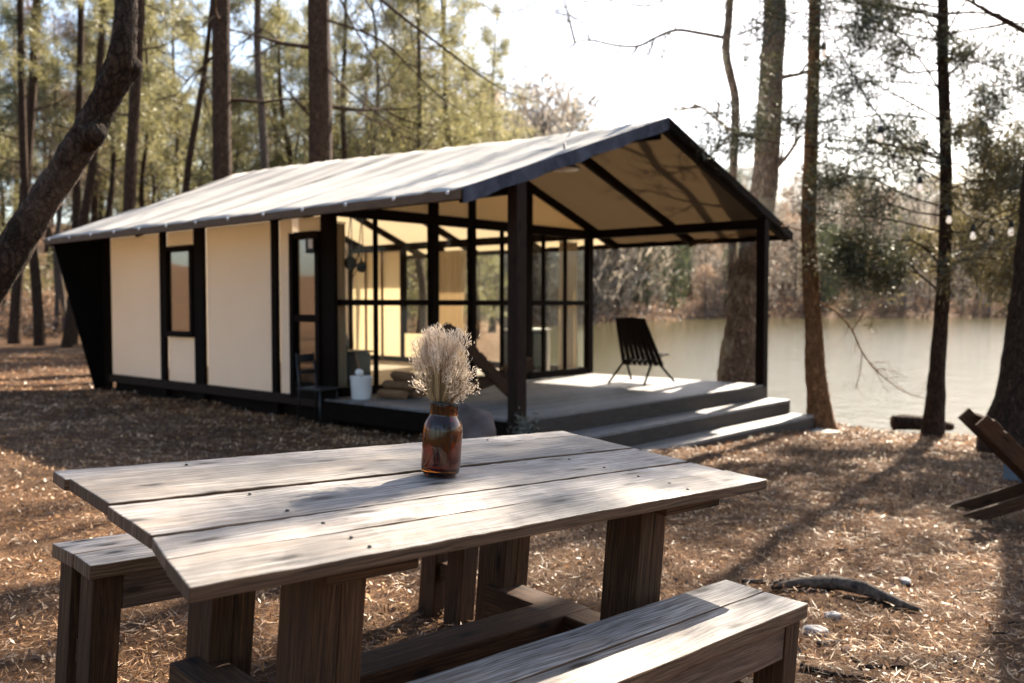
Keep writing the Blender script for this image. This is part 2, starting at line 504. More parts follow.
M['bark_grey'] = bark('grey_smooth_bark', (.11, .085, .066), (.25, .20, .165))
M['bark_lean'] = bark('rough_dark_bark', (.03, .02, .014), (.10, .066, .045), (.14, .1, .075))
M['pine_leaf'] = leafmat('yellow_green_pine_needles', [(.15, (.085, .085, .03)), (.5, (.18, .168, .068)), (.85, (.33, .29, .135))], .55)
M['pine_dark'] = leafmat('blue_green_pine_needles', [(.15, (.024, .036, .018)), (.5, (.05, .066, .028)), (.85, (.095, .11, .045))], .35)
M['cedar_leaf'] = leafmat('dark_cedar_sprays', [(.15, (.012, .018, .008)), (.5, (.032, .038, .016)), (.85, (.085, .08, .035))], .3)
M['cedar_sunlit'] = leafmat('sunlit_tan_cedar_sprays', [(.15, (.07, .06, .025)), (.5, (.15, .125, .055)), (.85, (.26, .215, .11))], .4)  # sunlit copy of the cedar sprays, sunlight put into its lighter colour
M['brown_leaf'] = leafmat('withered_brown_leaves', [(.15, (.10, .055, .03)), (.5, (.21, .125, .07)), (.85, (.34, .22, .14))], .35)
M['far_twig'] = leafmat('far_grey_brown_twigs', [(.15, (.13, .108, .085)), (.5, (.235, .198, .16)), (.85, (.36, .31, .25))], .45)
M['far_rust'] = leafmat('far_rust_twigs', [(.15, (.19, .12, .075)), (.5, (.31, .205, .135)), (.85, (.43, .31, .22))], .45)
M['shrub_leaf'] = leafmat('grey_green_shrub_leaves', [(.15, (.04, .045, .03)), (.5, (.10, .108, .075)), (.85, (.2, .2, .15))], .3)
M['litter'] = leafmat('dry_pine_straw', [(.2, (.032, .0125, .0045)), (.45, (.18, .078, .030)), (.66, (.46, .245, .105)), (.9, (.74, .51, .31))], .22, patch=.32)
M['dried'] = leafmat('dried_flower_heads', [(.1, (.55, .40, .26)), (.5, (.76, .61, .45)), (.9, (.90, .80, .67))], .62)
M['stem'] = leafmat('dried_straw_stems', [(.1, (.22, .14, .06)), (.5, (.38, .27, .13)), (.9, (.5, .38, .21))], .35)

def ground_mat():
    q = NT('pine_straw_ground')
    oc = q.n('ShaderNodeTexCoord').outputs['Object']
    a = q.noise(oc, 38, 8, .75, .6)
    b = q.noise(oc, 2.3, 5, .6)
    c = q.noise(q.mapv(oc, (90, 30, 30)), 1.5, 3, .6, 1.5)
    d = q.noise(oc, .35, 3, .5)
    col = q.ramp(a, [(.32, (.03, .012, .0045)), (.52, (.13, .058, .023)), (.72, (.42, .245, .12))])
    col = q.mix(q.ramp(b, [(.42, (0,) * 3), (.66, (.55,) * 3)]), col, (.085, .05, .028))
    col = q.mix(q.ramp(c, [(.55, (0,) * 3), (.7, (.6,) * 3)]), col, (.36, .25, .165))
    col = q.mix(q.ramp(d, [(.5, (0,) * 3), (.7, (.35,) * 3)]), col, (.22, .155, .095))
    h = q.n('ShaderNodeMath', {0: a, 1: c}, operation='ADD').outputs[0]
    bs = q.n('ShaderNodeBsdfPrincipled', {'Base Color': col, 'Roughness': .95, 'Normal': q.bump(h, .9, .05)})
    bs.inputs['Specular IOR Level'].default_value = .15
    return q.surf(bs.outputs[0])
M['ground'] = ground_mat()
def water_mat():
    q = NT('murky_lake_water')
    oc = q.n('ShaderNodeTexCoord').outputs['Object']
    n1 = q.noise(q.mapv(oc, (1, .55, 1)), 3.4, 6, .65)
    n2 = q.noise(q.mapv(oc, (1, .5, 1)), .5, 3, .5)
    n3 = q.noise(q.mapv(oc, (1, .6, 1)), 13, 3, .6)
    h = q.n('ShaderNodeMath', {0: n1, 1: n2}, operation='ADD').outputs[0]
    h = q.n('ShaderNodeMath', {0: n3, 1: .14, 2: h}, operation='MULTIPLY_ADD').outputs[0]
    b = q.n('ShaderNodeBsdfPrincipled', {'Base Color': (.082, .072, .034, 1), 'Roughness': .05, 'IOR': 1.33, 'Normal': q.bump(h, .45, .10)})
    b.inputs['Specular IOR Level'].default_value = .36
    return q.surf(b.outputs[0])
M['water'] = water_mat()
def amber_mat():
    q = NT('amber_glass')
    b = q.n('ShaderNodeBsdfPrincipled', {'Base Color': (.36, .105, .014, 1), 'Roughness': .05, 'IOR': 1.5, 'Transmission Weight': 1.0,
            'Normal': q.bump(q.noise(q.n('ShaderNodeTexCoord').outputs['Object'], 22, 2), .04, .01)})
    return q.surf(b.outputs[0])
M['amber'] = amber_mat()
def bulb_mat():
    q = NT('lit_bulb_glass')
    b = q.n('ShaderNodeBsdfPrincipled', {'Base Color': (.85, .8, .75, 1), 'Roughness': .2, 'Emission Color': (1, .82, .66, 1), 'Emission Strength': .16})
    return q.surf(b.outputs[0])
M['bulb'] = bulb_mat()

# ------------------------------------------------------------------ ground, lake
def axis(lo, hi, n, c, k):
    t = np.linspace(-1, 1, n); s = np.sinh(t * k) / np.sinh(k)
    return np.where(s < 0, c + s * (c - lo), c + s * (hi - c))
gx = axis(-420, 420, 260, 0.5, 6.2); gy = axis(-60, 620, 330, 4.0, 6.0)
X, Y = np.meshgrid(gx, gy)
Z = height(X, Y)
vs = np.stack([X, Y, Z], -1).reshape(-1, 3)
nx, ny = len(gx), len(gy)
ii = (np.arange(ny - 1)[:, None] * nx + np.arange(nx - 1)[None, :]).ravel()
fc = np.stack([ii, ii + 1, ii + nx + 1, ii + nx], 1)
me = bpy.data.meshes.new('ground')
me.from_pydata(vs.tolist(), [], fc.tolist())
me.polygons.foreach_set('use_smooth', [True] * len(me.polygons))
struct(link('ground', me, M['ground']))
mb = MB(); mb.poly([(-420, -60, WATER_Z), (420, -60, WATER_Z), (420, 300, WATER_Z), (-420, 300, WATER_Z)])
struct(mb.build('lake_water', M['water']))

# ------------------------------------------------------------------ cabin
cabin = thing('tent_cabin', 'dark timber framed tent cabin with white canvas roof and open front porch by the lake', 'cabin', (0, 0, 0))
ZD = .15                                   # deck level
UF, UR, VR = 3.0, 9.1, 5.16                # front wall, rear, right wall
VM = VR / 2
EZ, SL = 2.28, .336                        # eave height and roof slope
OV = .78
def roof_z(u, v):
    lift = .24 * smooth(0, 9.1, u)
    vv = v if v <= VM else VR - v
    return EZ + SL * (vv + OV) + float(lift) * max(0, (vv + OV) / (VM + OV))
def post(parent, u, v, z0, z1, wu, wv, mat='dark_wood', name='post'):
    p = cab(u, v, 0)
    b = MB(int(u * 97 + v * 31))
    b.beam(p + Vector((0, 0, z0)), p + Vector((0, 0, z1)), wu, wv, up=V)
    return b.build(name, M[mat], parent, .006)
def panel(parent, u0, v0, u1, v1, z0, z1, mat, name='wall_panel', t=.012, n=1):
    a, b = cab(u0, v0, 0), cab(u1, v1, 0)
    d = (b - a).normalized(); nn = Vector((-d.y, d.x, 0)) * t
    zz = z1 if isinstance(z1, (tuple, list)) else (z1, z1)
    m = MB(); m.prism([a + Vector((0, 0, z0)), b + Vector((0, 0, z0)), b + Vector((0, 0, zz[1])), a + Vector((0, 0, zz[0]))], nn)
    return m.build(name, M[mat], parent)
# left long wall (v=0): canvas panels between posts
ZP = 2.30
for (u0, u1, z0, z1) in ((8.60, 6.98, ZD, ZP), (6.78, 6.01, 2.09, ZP), (6.78, 6.01, ZD, .80), (5.69, 4.10, ZD, ZP), (3.95, 3.70, ZD, ZP), (3.55, 3.10, 2.12, ZP)):
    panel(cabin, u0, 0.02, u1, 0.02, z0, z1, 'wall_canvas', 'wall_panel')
for (u, w, zb) in ((8.72, .20, -.3), (6.88, .14, -.12), (5.85, .25, -.35), (4.03, .12, -.3), (2.93, .26, -.3)):
    post(cabin, u, .002, zb, 2.42 + .02, w, .055)
# sill and skirt boards under the panels
sb = MB(3); sb.beam(cab(8.6, .0, .09), cab(3.06, .0, .09), .09, .118); sb.build('sill_beam', M['post_wood'], cabin, .004)
sk = MB(4); sk.beam(cab(8.6, .08, -.15), cab(0.1, .08, -.15), .03, .34); sk.build('skirt_board', M['dark_wood'], cabin)
tp = MB(5); tp.beam(cab(9.0, .0, 2.37), cab(0.0, .0, 2.37), .10, .12); tp.build('wall_plate', M['dark_wood'], cabin, .004)
# side window and door in the long wall
w = MB(6)
for z in (2.05, .835): w.beam(cab(6.79, -.01, z), cab(6.0, -.01, z), .08, .08)
for u in (6.755, 6.035): w.beam(cab(u, -.01, .875), cab(u, -.01, 2.01), .08, .07, up=V)
wf = w.build('window', M['dark_wood'], cabin, .004)
g = MB(); g.prism([cab(6.72, .0, .87), cab(6.07, .0, .87), cab(6.07, .0, 2.01), cab(6.72, .0, 2.01)], V * .006); g.build('pane', M['dark_glass'], wf)
d = MB(7)
for u in (3.62, 3.10): d.beam(cab(u, -.01, ZD - .04), cab(u, -.01, 2.12), .08, .09, up=V)
for z, h in ((2.085, .09), (1.09, .09), (.22, .20)): d.beam(cab(3.575, -.01, z), cab(3.145, -.01, z), .07, h)
door = d.build('door', M['dark_wood'], cabin, .004)
g = MB(); g.prism([cab(3.575, .0, 1.135), cab(3.145, .0, 1.135), cab(3.145, .0, 2.04), cab(3.575, .0, 2.04)], V * .006); g.build('pane', M['dark_glass'], door)
g = MB(); g.prism([cab(3.575, .0, .32), cab(3.145, .0, .32), cab(3.145, .0, 1.045), cab(3.575, .0, 1.045)], V * .006); g.build('pane', M['dark_glass'], door)
l = MB(); l.box((-.05, -.05, -.09), (.05, .03, .09), Matrix.Translation(cab(3.16, -.09, 1.95))); lk = l.build('wall_lantern', M['black'], cabin, .01)
l = MB(); l.box((-.028, -.022, -.05), (.028, .022, .06), Matrix.Translation(cab(3.10, -.13, 1.96))); l.build('lantern_pane', M['lamp_white'], lk, .008)
# front wall (u = UF): posts, plate, rails, glass
fv = [(.10, .0), (1.74, .13), (2.47, .09), (3.66, .12), (5.16, .13)]
for v, wd in fv[1:]:
    post(cabin, UF, v, ZD, roof_z(UF, v) - .10, .10, wd)
pl = MB(9); pl.beam(cab(UF, .1, 2.37), cab(UF, VR, 2.37), .10, .13); pl.build('front_plate', M['dark_wood'], cabin, .004)
rl = MB(10)
rl.beam(cab(UF, .2, 1.28), cab(UF, VR, 1.28), .07, .075); rl.beam(cab(UF, .2, .20), cab(UF, VR, .20), .08, .10)
rl.build('window_rail', M['dark_wood'], cabin, .003)
for v in (.76, 3.09, 4.02, 4.55):
    post(cabin, UF, v, .25, 1.243, .05, .05, name='mullion'); post(cabin, UF, v, 1.317, 2.305, .05, .05, name='mullion')
edges = [.2, 1.68, 2.42, 3.60, 5.10]
for a, b in ((.2, 1.675), (1.805, 2.425), (2.515, 3.60), (3.72, 5.095)):
    for z0, z1 in ((.25, 1.243), (1.317, 2.305)):
        g = MB(); p0, p1 = cab(UF, a, 0), cab(UF, b, 0)
        g.prism([p0 + Vector((0, 0, z0)), p1 + Vector((0, 0, z0)), p1 + Vector((0, 0, z1)), p0 + Vector((0, 0, z1))], U * .006); g.build('pane', M['glass'], cabin)
# gable canvas above the front plate
g = MB(); g.prism([cab(UF + .02, .05, 2.435), cab(UF + .02, VR - .05, 2.435), cab(UF + .02, VR - .05, roof_z(UF, .05) - .12), cab(UF + .02, VM, roof_z(UF, VM) - .12), cab(UF + .02, .05, roof_z(UF, .05) - .12)], U * .012)
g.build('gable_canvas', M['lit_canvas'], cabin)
# right long wall
for (u0, u1, z0, z1) in ((9.0, 7.50, ZD, 2.30), (7.4, 6.44, ZD, .7)):
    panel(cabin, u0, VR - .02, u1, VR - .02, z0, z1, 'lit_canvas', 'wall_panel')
for u, wd in ((9.05, .14), (7.45, .10), (6.40, .09), (5.62, .09), (4.35, .09)):
    post(cabin, u, VR, ZD, 2.42, wd, .10)
for u in (8.5, 8.0): post(cabin, u, VR - .07, ZD, 2.30, .045, .04, 'fascia_wood', 'stud')
for u0, u1 in ((7.4, 6.445), (5.575, 4.395), (4.305, 3.06)):
    g = MB(); g.prism([cab(u0, VR, .25), cab(u1, VR, .25), cab(u1, VR, 2.3), cab(u0, VR, 2.3)], V * .006); g.build('pane', M['glass'], cabin)
rr = MB(11); rr.beam(cab(9.0, VR, 2.37), cab(0, VR, 2.37), .10, .13); rr.build('wall_plate', M['dark_wood'], cabin, .004)
rr = MB(12); rr.beam(cab(5.57, VR, 1.28), cab(3.06, VR, 1.28), .06, .06); rr.beam(cab(9.0, VR, .2), cab(3.06, VR, .2), .08, .1); rr.build('window_rail', M['dark_wood'], cabin, .003)
# rear wall
g = MB(); g.prism([cab(9.05, .05, ZD), cab(9.05, VR - .08, ZD), cab(9.05, VR - .08, roof_z(9, 0) - .05), cab(9.05, VM, roof_z(9, VM) - .1), cab(9.05, .05, roof_z(9, 0) - .05)], U * .02)
g.build('rear_wall', M['wall_canvas'], cabin)
# dark rear wing boards that taper from the eave tips to the wall foot
for sgn, v0 in ((-1, 0), (1, VR)):
    a = cab(8.86, v0 - sgn * .05 * 0, -.35); b = cab(8.86, v0 + sgn * (OV - .02), EZ - .02); c_ = cab(8.86, v0, EZ + .10)
    m = MB(); m.prism([a, cab(8.86, v0 + sgn * .10, -.3), b, c_], U * .03); m.build('rear_wing', M['wing'], cabin)
# floor inside
m = MB(14); m.prism([cab(UF + .05, .06, .10), cab(9.0, .06, .10), cab(9.0, VR - .06, .10), cab(UF + .05, VR - .06, .10)], (0, 0, .045)); m.build('floor', M['floor'], cabin)
# porch posts
post(cabin, .0, .0, -.35, roof_z(0, 0) - .09, .125, .14, 'post_wood')
post(cabin, .0, VR - .02, -.05, roof_z(0, VR) - .09, .125, .14, 'dark_wood')
# rafters, ridge, purlins under the roof
for u in (.02, 1.55, UF, 4.6, 6.2, 7.7, 9.0):
    for side in (0, 1):
        v0 = -OV + .04 if side == 0 else VR + OV - .04
        rb = MB(int(u * 10) + side)
        rb.beam(cab(u, v0, roof_z(u, v0) - .075), cab(u, VM, roof_z(u, VM) - .075), .07, .12)
        rb.build('rafter', M['dark_wood'], cabin, .004)
m = MB(15); m.beam(cab(.05, VM, roof_z(0, VM) - .16), cab(9.0, VM, roof_z(9, VM) - .16), .07, .14); m.build('ridge_beam', M['dark_wood'], cabin, .004)
# roof canvas with gentle sag between the rafters
LIN = []
def roof_mesh():
    m = MB(16)
    raf = [.0, 1.55, UF, 4.6, 6.2, 7.7, 9.1]
    us = np.linspace(-.03, 9.13, 150); n = 15
    half = [-OV + (VM + OV) * i / n for i in range(n + 1)]
    vsn = half + [VR - q for q in reversed(half[:-1])]
    for dz in (0.0, -.012):
        for u in us:
            k = [r for r in raf if r <= u + 1e-6]; a = k[-1] if k else raf[0]
            nx_ = [r for r in raf if r > u]; b = nx_[0] if nx_ else raf[-1] + .5
            s = math.sin(math.pi * min(1, max(0, (u - a) / max(b - a, 1e-6))))
            for v in vsn:
                vv = v if v <= VM else VR - v
                t = (vv + OV) / (VM + OV)
                z = roof_z(u, v) + .022 * mnoise.noise(Vector((u * 4.5 + v * .5, v * .35, 9))) - .05 * s * math.sin(math.pi * min(1, t * .9 + .05)) + .012 * mnoise.noise(Vector((u * 1.6, v * 2.0, 3)))
                m.v.append(cab(u, v, z + dz))
    nu, nv = len(us), len(vsn); N = nu * nv
    for L_ in (0, 1):
        for i in range(nu - 1):
            for j in range(nv - 1):
                q = [L_ * N + i * nv + j, L_ * N + (i + 1) * nv + j, L_ * N + (i + 1) * nv + j + 1, L_ * N + i * nv + j + 1]
                if L_ == 0: q.reverse()
                m.face(q, [(0, 0)] * 4)
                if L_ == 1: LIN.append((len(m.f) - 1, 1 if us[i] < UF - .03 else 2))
    ring = [i * nv for i in range(nu)] + [(nu - 1) * nv + j for j in range(1, nv)] + [i * nv + nv - 1 for i in range(nu - 2, -1, -1)] + [j for j in range(nv - 2, 0, -1)]
    for a, b in zip(ring, ring[1:] + ring[:1]):
        m.face((a, b, b + N, a + N), [(0, 0)] * 4)
    return m
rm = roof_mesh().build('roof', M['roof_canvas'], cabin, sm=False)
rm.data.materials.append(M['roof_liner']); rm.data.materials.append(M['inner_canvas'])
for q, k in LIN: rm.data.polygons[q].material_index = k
rm.data.polygons.foreach_set('use_smooth', [True] * len(rm.data.polygons))
# rake cloth at the front, eave boards with grommets
for side in (0, 1):
    v0 = -OV if side == 0 else VR + OV
    a, b = cab(-.05, v0, roof_z(0, v0)), cab(-.05, VM, roof_z(0, VM))
    hgt = .13 if side == 0 else .10
    m = MB(20 + side)
    n = 14; top = [a.lerp(b, i / n) + Vector((0, 0, .012)) for i in range(n + 1)]
    bot = [a.lerp(b, i / n) - Vector((0, 0, hgt + .012 * math.sin(i * 2.1) * (0 < i < n))) for i in range(n, -1, -1)]
    m.prism(top + bot, -U * .025); m.build('rake_trim', M['rake'] if side == 0 else M['dark_wood'], cabin)
    e = MB(22 + side); e.beam(cab(-.03, v0, EZ - .05), cab(9.12, v0, EZ - .05), .03, .085); ev = e.build('eave_board', M['fascia_wood'] if side == 0 else M['dark_wood'], cabin, .004)
    if side == 0:
        for k in range(13):
            u = .12 + k * .73
            gr = MB(); gr.lathe([(0, 0), (.016, 0), (.020, .006), (.018, .014), (0, .016)], 10, Matrix.Translation(cab(u, v0 - .016, EZ - .025)) @ (-V).to_track_quat('Z', 'Y').to_matrix().to_4x4()); gr.build('grommet', M['white_metal'], ev, sm=True)

# ------------------------------------------------------------------ porch deck and steps
deck = thing('porch_deck', 'grey boarded porch deck with two long wooden steps down to the lake side', 'deck', (0, 0, 0))
m = MB(30)
k = 0; u = -.06
while u < UF - .05:
    m.beam(cab(u + .068, -.06, ZD - .018), cab(u + .068, VR + .02, ZD - .018), .132, .036); u += .144
m.build('deck_boards', M['deck_wood'], deck, .004)
m = MB(31); m.beam(cab(-.045, -.05, .02), cab(-.045, VR + .02, .02), .035, .215); m.beam(cab(0, VR + .015, .02), cab(2.95, VR + .015, .02), .035, .21); 
m.build('rim_board', M['riser_wood'], deck, .003)
m = MB(38); m.beam(cab(0, -.047, .02), cab(2.95, -.047, .02), .035, .21); m.build('rim_board', M['dark_wood'], deck, .003)
for i, (z, vend, vst) in enumerate(((-.04, VR + .05, .35), (-.225, VR + .06, .9))):
    u1 = -.066 - .335 * i; u0 = u1 - .335
    m = MB(32 + i)
    for k in range(2): m.beam(cab(u1 - .085 - .165 * k, vst, z - .018), cab(u1 - .085 - .165 * k, vend, z - .018), .158, .036)
    st = m.build('step', M['deck_wood'], deck, .004)
    m = MB(34 + i); m.beam(cab(u0 + .02, vst + .02, z - .13), cab(u0 + .02, vend - .01, z - .13), .03, .185); m.beam(cab(u1 - .01, vend - .012, z - .13), cab(u0 + .04, vend - .012, z - .13), .02, .185)
    m.build('riser', M['riser_wood'], st, .003)
m = MB(37); z = -.405
m.prism([cab(-.74, 1.6, z - .06), cab(-1.10, 1.7, z - .06), cab(-1.12, 5.2, z - .06), cab(-.75, 5.28, z - .06)], (0, 0, .062))
tag(m.build('landing_slab', M['slab'], None, .01), 'pale flat slab on the ground in front of the lowest porch step', 'slab')

# ------------------------------------------------------------------ picnic table and benches
TO = Vector((-.512, 1.414, .802)); TA = Vector((.695, .717, -.049)).normalized()
TN = Vector((math.sin(R(4)), 0, math.cos(R(4)))); TB = TN.cross(TA).normalized(); TN = TA.cross(TB).normalized()
TM = Matrix((TA, TB, TN)).transposed().to_4x4()
TT = .74
def tset(o, a=0., b=0.):
    mm = TM.copy(); mm.translation = TO - TN * TT + TA * a + TB * b
    o.matrix_world = mm
table = tset_o = thing('picnic_table', 'large weathered grey plank picnic table with brown timber legs holding the flower jar', 'table')
tset(table)
m = MB(40)
pl_ = [(.0, .160, .0, .036, 1.867, 1.89), (.1625, .308, .038, .075, 1.892, 1.915), (.321, .573, .078, .098, 1.92, 1.955), (.586, .861, .105, .124, 1.962, 2.00), (.872, .976, .118, .127, 2.005, 2.027)]
for i, (b0, b1, l0, l1, r0, r1) in enumerate(pl_):
    m.board(l0, r0, b0, l1, r1, b1, TT - .0285 + .002 * (i % 2), TT + .0025 * (i % 2) * (i > 1), 60, .003, 50 + i)
m.build('tabletop', M['grey_wood'], table, .003, mat2=M['edge_wood'])
for (a0, b0) in ((.32, .12), (.44, .74), (1.435, .15), (1.50, .74)):
    m = MB(int(a0 * 100)); h = TT - .0735
    m.box((a0, b0, -.08), (a0 + .062, b0 + .125, h)); m.box((a0 + .0635, b0 + .001, -.08), (a0 + .125, b0 + .124, h - .0005))
    m.build('leg', M['brown_wood'], table, .004)
for a0, a1 in ((.30, .53), (1.42, 1.70)):
    m = MB(int(a1 * 100)); m.box((a0, .06, TT - .072), (a1, .93, TT - .0305), axis=1); m.build('cross_board', M['brown_wood'], table, .004)
for a0, f in ((.365, 0), (1.475, .03)):
    m = MB(int(a0 * 99)); m.box((a0, .20, .15), (a0 + .12, .80, .265), axis=1); m.build('foot_rail', M['brown_wood'], table, .004)
m = MB(47); m.box((.50, .44, .153), (1.60, .57, .268)); m.build('stretcher', M['brown_wood'], table, .005)

rs = random.Random(4)
for i, (b0, b1, l0, l1, r0, r1) in enumerate(pl_):
    for a0 in (.385, 1.50):
        for bb in ((b0 + .045, b1 - .045) if b1 - b0 > .15 else ((b0 + b1) / 2,)):
            q = MB(); q.lathe([(0, .0), (.0045, .0), (.0045, .0022), (.003, .0028), (0, .0024)], 10, Matrix.Translation((a0 + rs.uniform(-.012, .012) + .06 * bb, bb + rs.uniform(-.01, .01), TT + .0005))); q.build('screw_head', M['black'], table, sm=True)
def bench(label, a, b, rot180=False):
    t = thing('bench', label, 'bench', group='benches at the picnic table')
    L, D, Ht = 1.52, .27, .43
    m = MB(60)
    m.board(0, L, 0, .005, L - .01, .132, Ht - .042, Ht, 30, .002, 71); m.board(.004, L - .006, .140, -.006, L, D, Ht - .042, Ht - .001, 30, .002, 72)
    m.build('seat', M['grey_wood'], t, .003, mat2=M['edge_wood'])
    for y in (.016, D - .046):
        q = MB(61 + int(y * 50)); q.box((.10, y, Ht - .145), (L - .10, y + .03, Ht - .0435)); q.build('apron', M['apron_wood'], t, .003)
    for x in (.015, L - .10):
        for y in (.012, D - .102):
            q = MB(int(x * 37 + y * 91)); q.box((x, y, -.10), (x + .083, y + .09, Ht - .0435)); q.build('leg', M['brown_wood'], t, .004)
        q = MB(65); q.box((x + .02, .103, .10), (x + .06, D - .103, .17), axis=1); q.build('end_rail', M['brown_wood'], t, .003)
    return t
bf = bench('plank bench on the cabin side of the picnic table, half hidden under the tabletop', 0, 0)
tset(bf, .30, 1.16)
bn = dup(bf, (0, 0, 0), label='plank bench at the near side of the picnic table, cut off by the bottom edge')
tset(bn, .26, -.205)

# ------------------------------------------------------------------ jar with dried flowers
JP = Vector((-.198, 2.462, .7805))
jar = thing('mason_jar', 'amber glass mason jar with raised lettering holding dried flowers on the tabletop', 'jar', JP)
jar.rotation_euler = TM.to_euler()
jar.rotation_euler.z += R(20)
jr, jh = .0535, .205
prof = [(0.0, .004), (jr * .80, .003), (jr * .96, .012), (jr, .03), (jr, .128), (jr * .97, .140), (jr * .86, .155), (jr * .74, .164), (jr * .70, .170), (jr * .72, .173), (jr * .70, .177), (jr * .72, .181), (jr * .70, .186), (jr * .72, .190), (jr * .70, .195), (jr * .735, .199), (jr * .735, .205), (jr * .66, .205),
        (jr * .65, .17), (jr * .82, .150), (jr * .94, .126), (jr * .94, .03), (jr * .86, .014), (0, .012)]
m = MB(80); m.lathe(prof, 40, sq=.35); m.build('glass', M['amber'], jar, sm=True)
# raised vertical ribs and script mark on the glass
for k, a in enumerate((.9, 2.5, 4.1, 5.6)):
    m = MB(81 + k); rr_ = jr * 1.0
    pts = [Vector((math.cos(a + .05 * math.sin(i * .9)) * rr_, math.sin(a + .05 * math.sin(i * .9)) * rr_, .03 + i * .011)) for i in range(9)]
    m.tube(pts, [.0022] * 9, 6); m.build('raised_rib', M['amber'], jar, sm=True)
m = MB(86)
mk = []
for i in range(24):
    t = i / 23; mk.append((.032 * (t - .5), .012 * math.sin(t * 14) * (1 - .4 * t)))
m.tube([Vector((math.cos(-2.05 + x / jr) * jr * 1.005, math.sin(-2.05 + x / jr) * jr * 1.005, .112 + z)) for x, z in mk], [.0016] * 24, 6)
m.build('raised_script', M['amber'], jar, sm=True)
# flowers
fl = thing('dried_flower_bunch', 'bunch of pale dried grass plumes and straw stems standing in the amber jar', 'dried flowers', JP + Vector((0, 0, .02)))
rg = np.random.default_rng(5)
NS = 105
c1, c2, c3 = [], [], []
stems = MB(90)
heads_c, heads_a, heads_l, heads_w = [], [], [], []
for i in range(NS):
    a = rg.uniform(0, 6.283); q = rg.random() ** .5
    base = Vector((math.cos(a) * .028 * q, math.sin(a) * .028 * q, .01 + .1 * rg.random()))
    spread = .080 * q + .012 * rg.standard_normal()
    hgt = .252 + .118 * rg.random() + .03 * (1 - q)
    if q > .75: hgt -= .06 * rg.random()
    tip = Vector((math.cos(a) * spread + .006, math.sin(a) * spread, hgt))
    neck = Vector((math.cos(a) * .026 * q, math.sin(a) * .026 * q, .185))
    bow = Vector((math.cos(a), math.sin(a), 0)) * .015 * rg.random()
    pts = [base, neck, neck.lerp(tip, .5) - bow * .4, tip + bow * .3]
    stems.tube(pts, [.0016, .0015, .0013, .0008], 4, cap=False)
    dirv = (tip - neck).normalized()
    nh = int(62 * (hgt - .2) / .1)
    for k in range(max(nh, 30)):
        s = 1.03 - .32 * rg.random() ** 1.2
        p = neck.lerp(tip, s) + Vector(rg.standard_normal(3)) * (.0065 + .002 * rg.random())
        dd = (dirv * 1.0 + Vector(rg.standard_normal(3)) * .42).normalized()
        heads_c.append(p); heads_a.append(dd); heads_l.append(rg.uniform(.007, .018)); heads_w.append(rg.uniform(.0012, .003))
for i in range(26):   # straggling fine sprigs at the right
    a = rg.uniform(-.7, .9); r1 = rg.uniform(.06, .115); hh = rg.uniform(.20, .29)
    p0 = Vector((.01, 0, .17)); p1 = Vector((math.cos(a) * r1, math.sin(a) * r1 * .7, hh))
    stems.tube([p0, p0.lerp(p1, .5) + Vector((0, 0, .01)), p1], [.0007, .0006, .0004], 3, cap=False)
    for k in range(22):
        s = 1.0 - .5 * rg.random()
        heads_c.append(p0.lerp(p1, s) + Vector(rg.standard_normal(3)) * .006); heads_a.append(Vector(rg.standard_normal(3)).normalized()); heads_l.append(rg.uniform(.004, .008)); heads_w.append(rg.uniform(.003, .005))
stems.build('stems', M['stem'], fl)
hc, ha = np.array(heads_c), unit(np.array(heads_a)); hs = unit(np.cross(ha, rg.standard_normal(ha.shape)))
link('plumes', quads_mesh('plumes', hc, ha, hs, np.array(heads_l), np.array(heads_w)), M['dried'], fl)

# ------------------------------------------------------------------ chairs
def stick_chair():
    t = thing('folding_stick_chair', 'dark slatted folding stick chair on the open porch deck facing the lake', 'chair', cab(1.45, 4.35, ZD), 0)
    n = 8
    m = MB(100)
    for k in range(n):           # back slats, running on down under the seat
        s = (k / (n - 1) - .5)
        outer = k in (0, n - 1)
        p0 = Vector((s * .40, -.36, .93 - .03 * abs(s))); p1 = Vector((s * .58, .0, .30)); p2 = Vector((s * .66, .30, .0))
        m.beam(p0, p1 + (p1 - p0) * .10, .066, .016, up=(0, 1, .4))
        if outer: pass
    m.build('back_slats', M['dark_wood'], t, .003)
    m = MB(101)
    for k in range(n - 1):
        s = ((k + .5) / (n - 1) - .5)
        p0 = Vector((s * .56, .30, .40)); p1 = Vector((s * .44, -.12, .30))
        m.beam(p0, p1, .04, .016)
    m.build('seat_slats', M['dark_wood'], t, .003)
    for s in (-.5, .5):
        m = MB(102); m.beam(Vector((s * .50, .0, .30)), Vector((s * .70, .34, .0)), .032, .018, up=(0, 1, .4)); m.build('leg', M['dark_wood'], t, .003)
        m = MB(103); m.beam(Vector((s * .44, -.10, .305)), Vector((s * .56, -.46, .0)), .032, .018); m.build('leg', M['dark_wood'], t, .003)
    for nm, p, q in (('rod', (-.28, .015, .285), (.28, .015, .285)), ('rod', (-.22, -.27, .775), (.22, -.27, .775)), ('rod', (-.30, .27, .385), (.30, .27, .385))):
        m = MB(104); m.tube([p, q], [.009, .009], 8); m.build(nm, M['dark_wood'], t, sm=True)
    return t
sc = stick_chair(); sc.rotation_euler = (0, 0, R(-36))
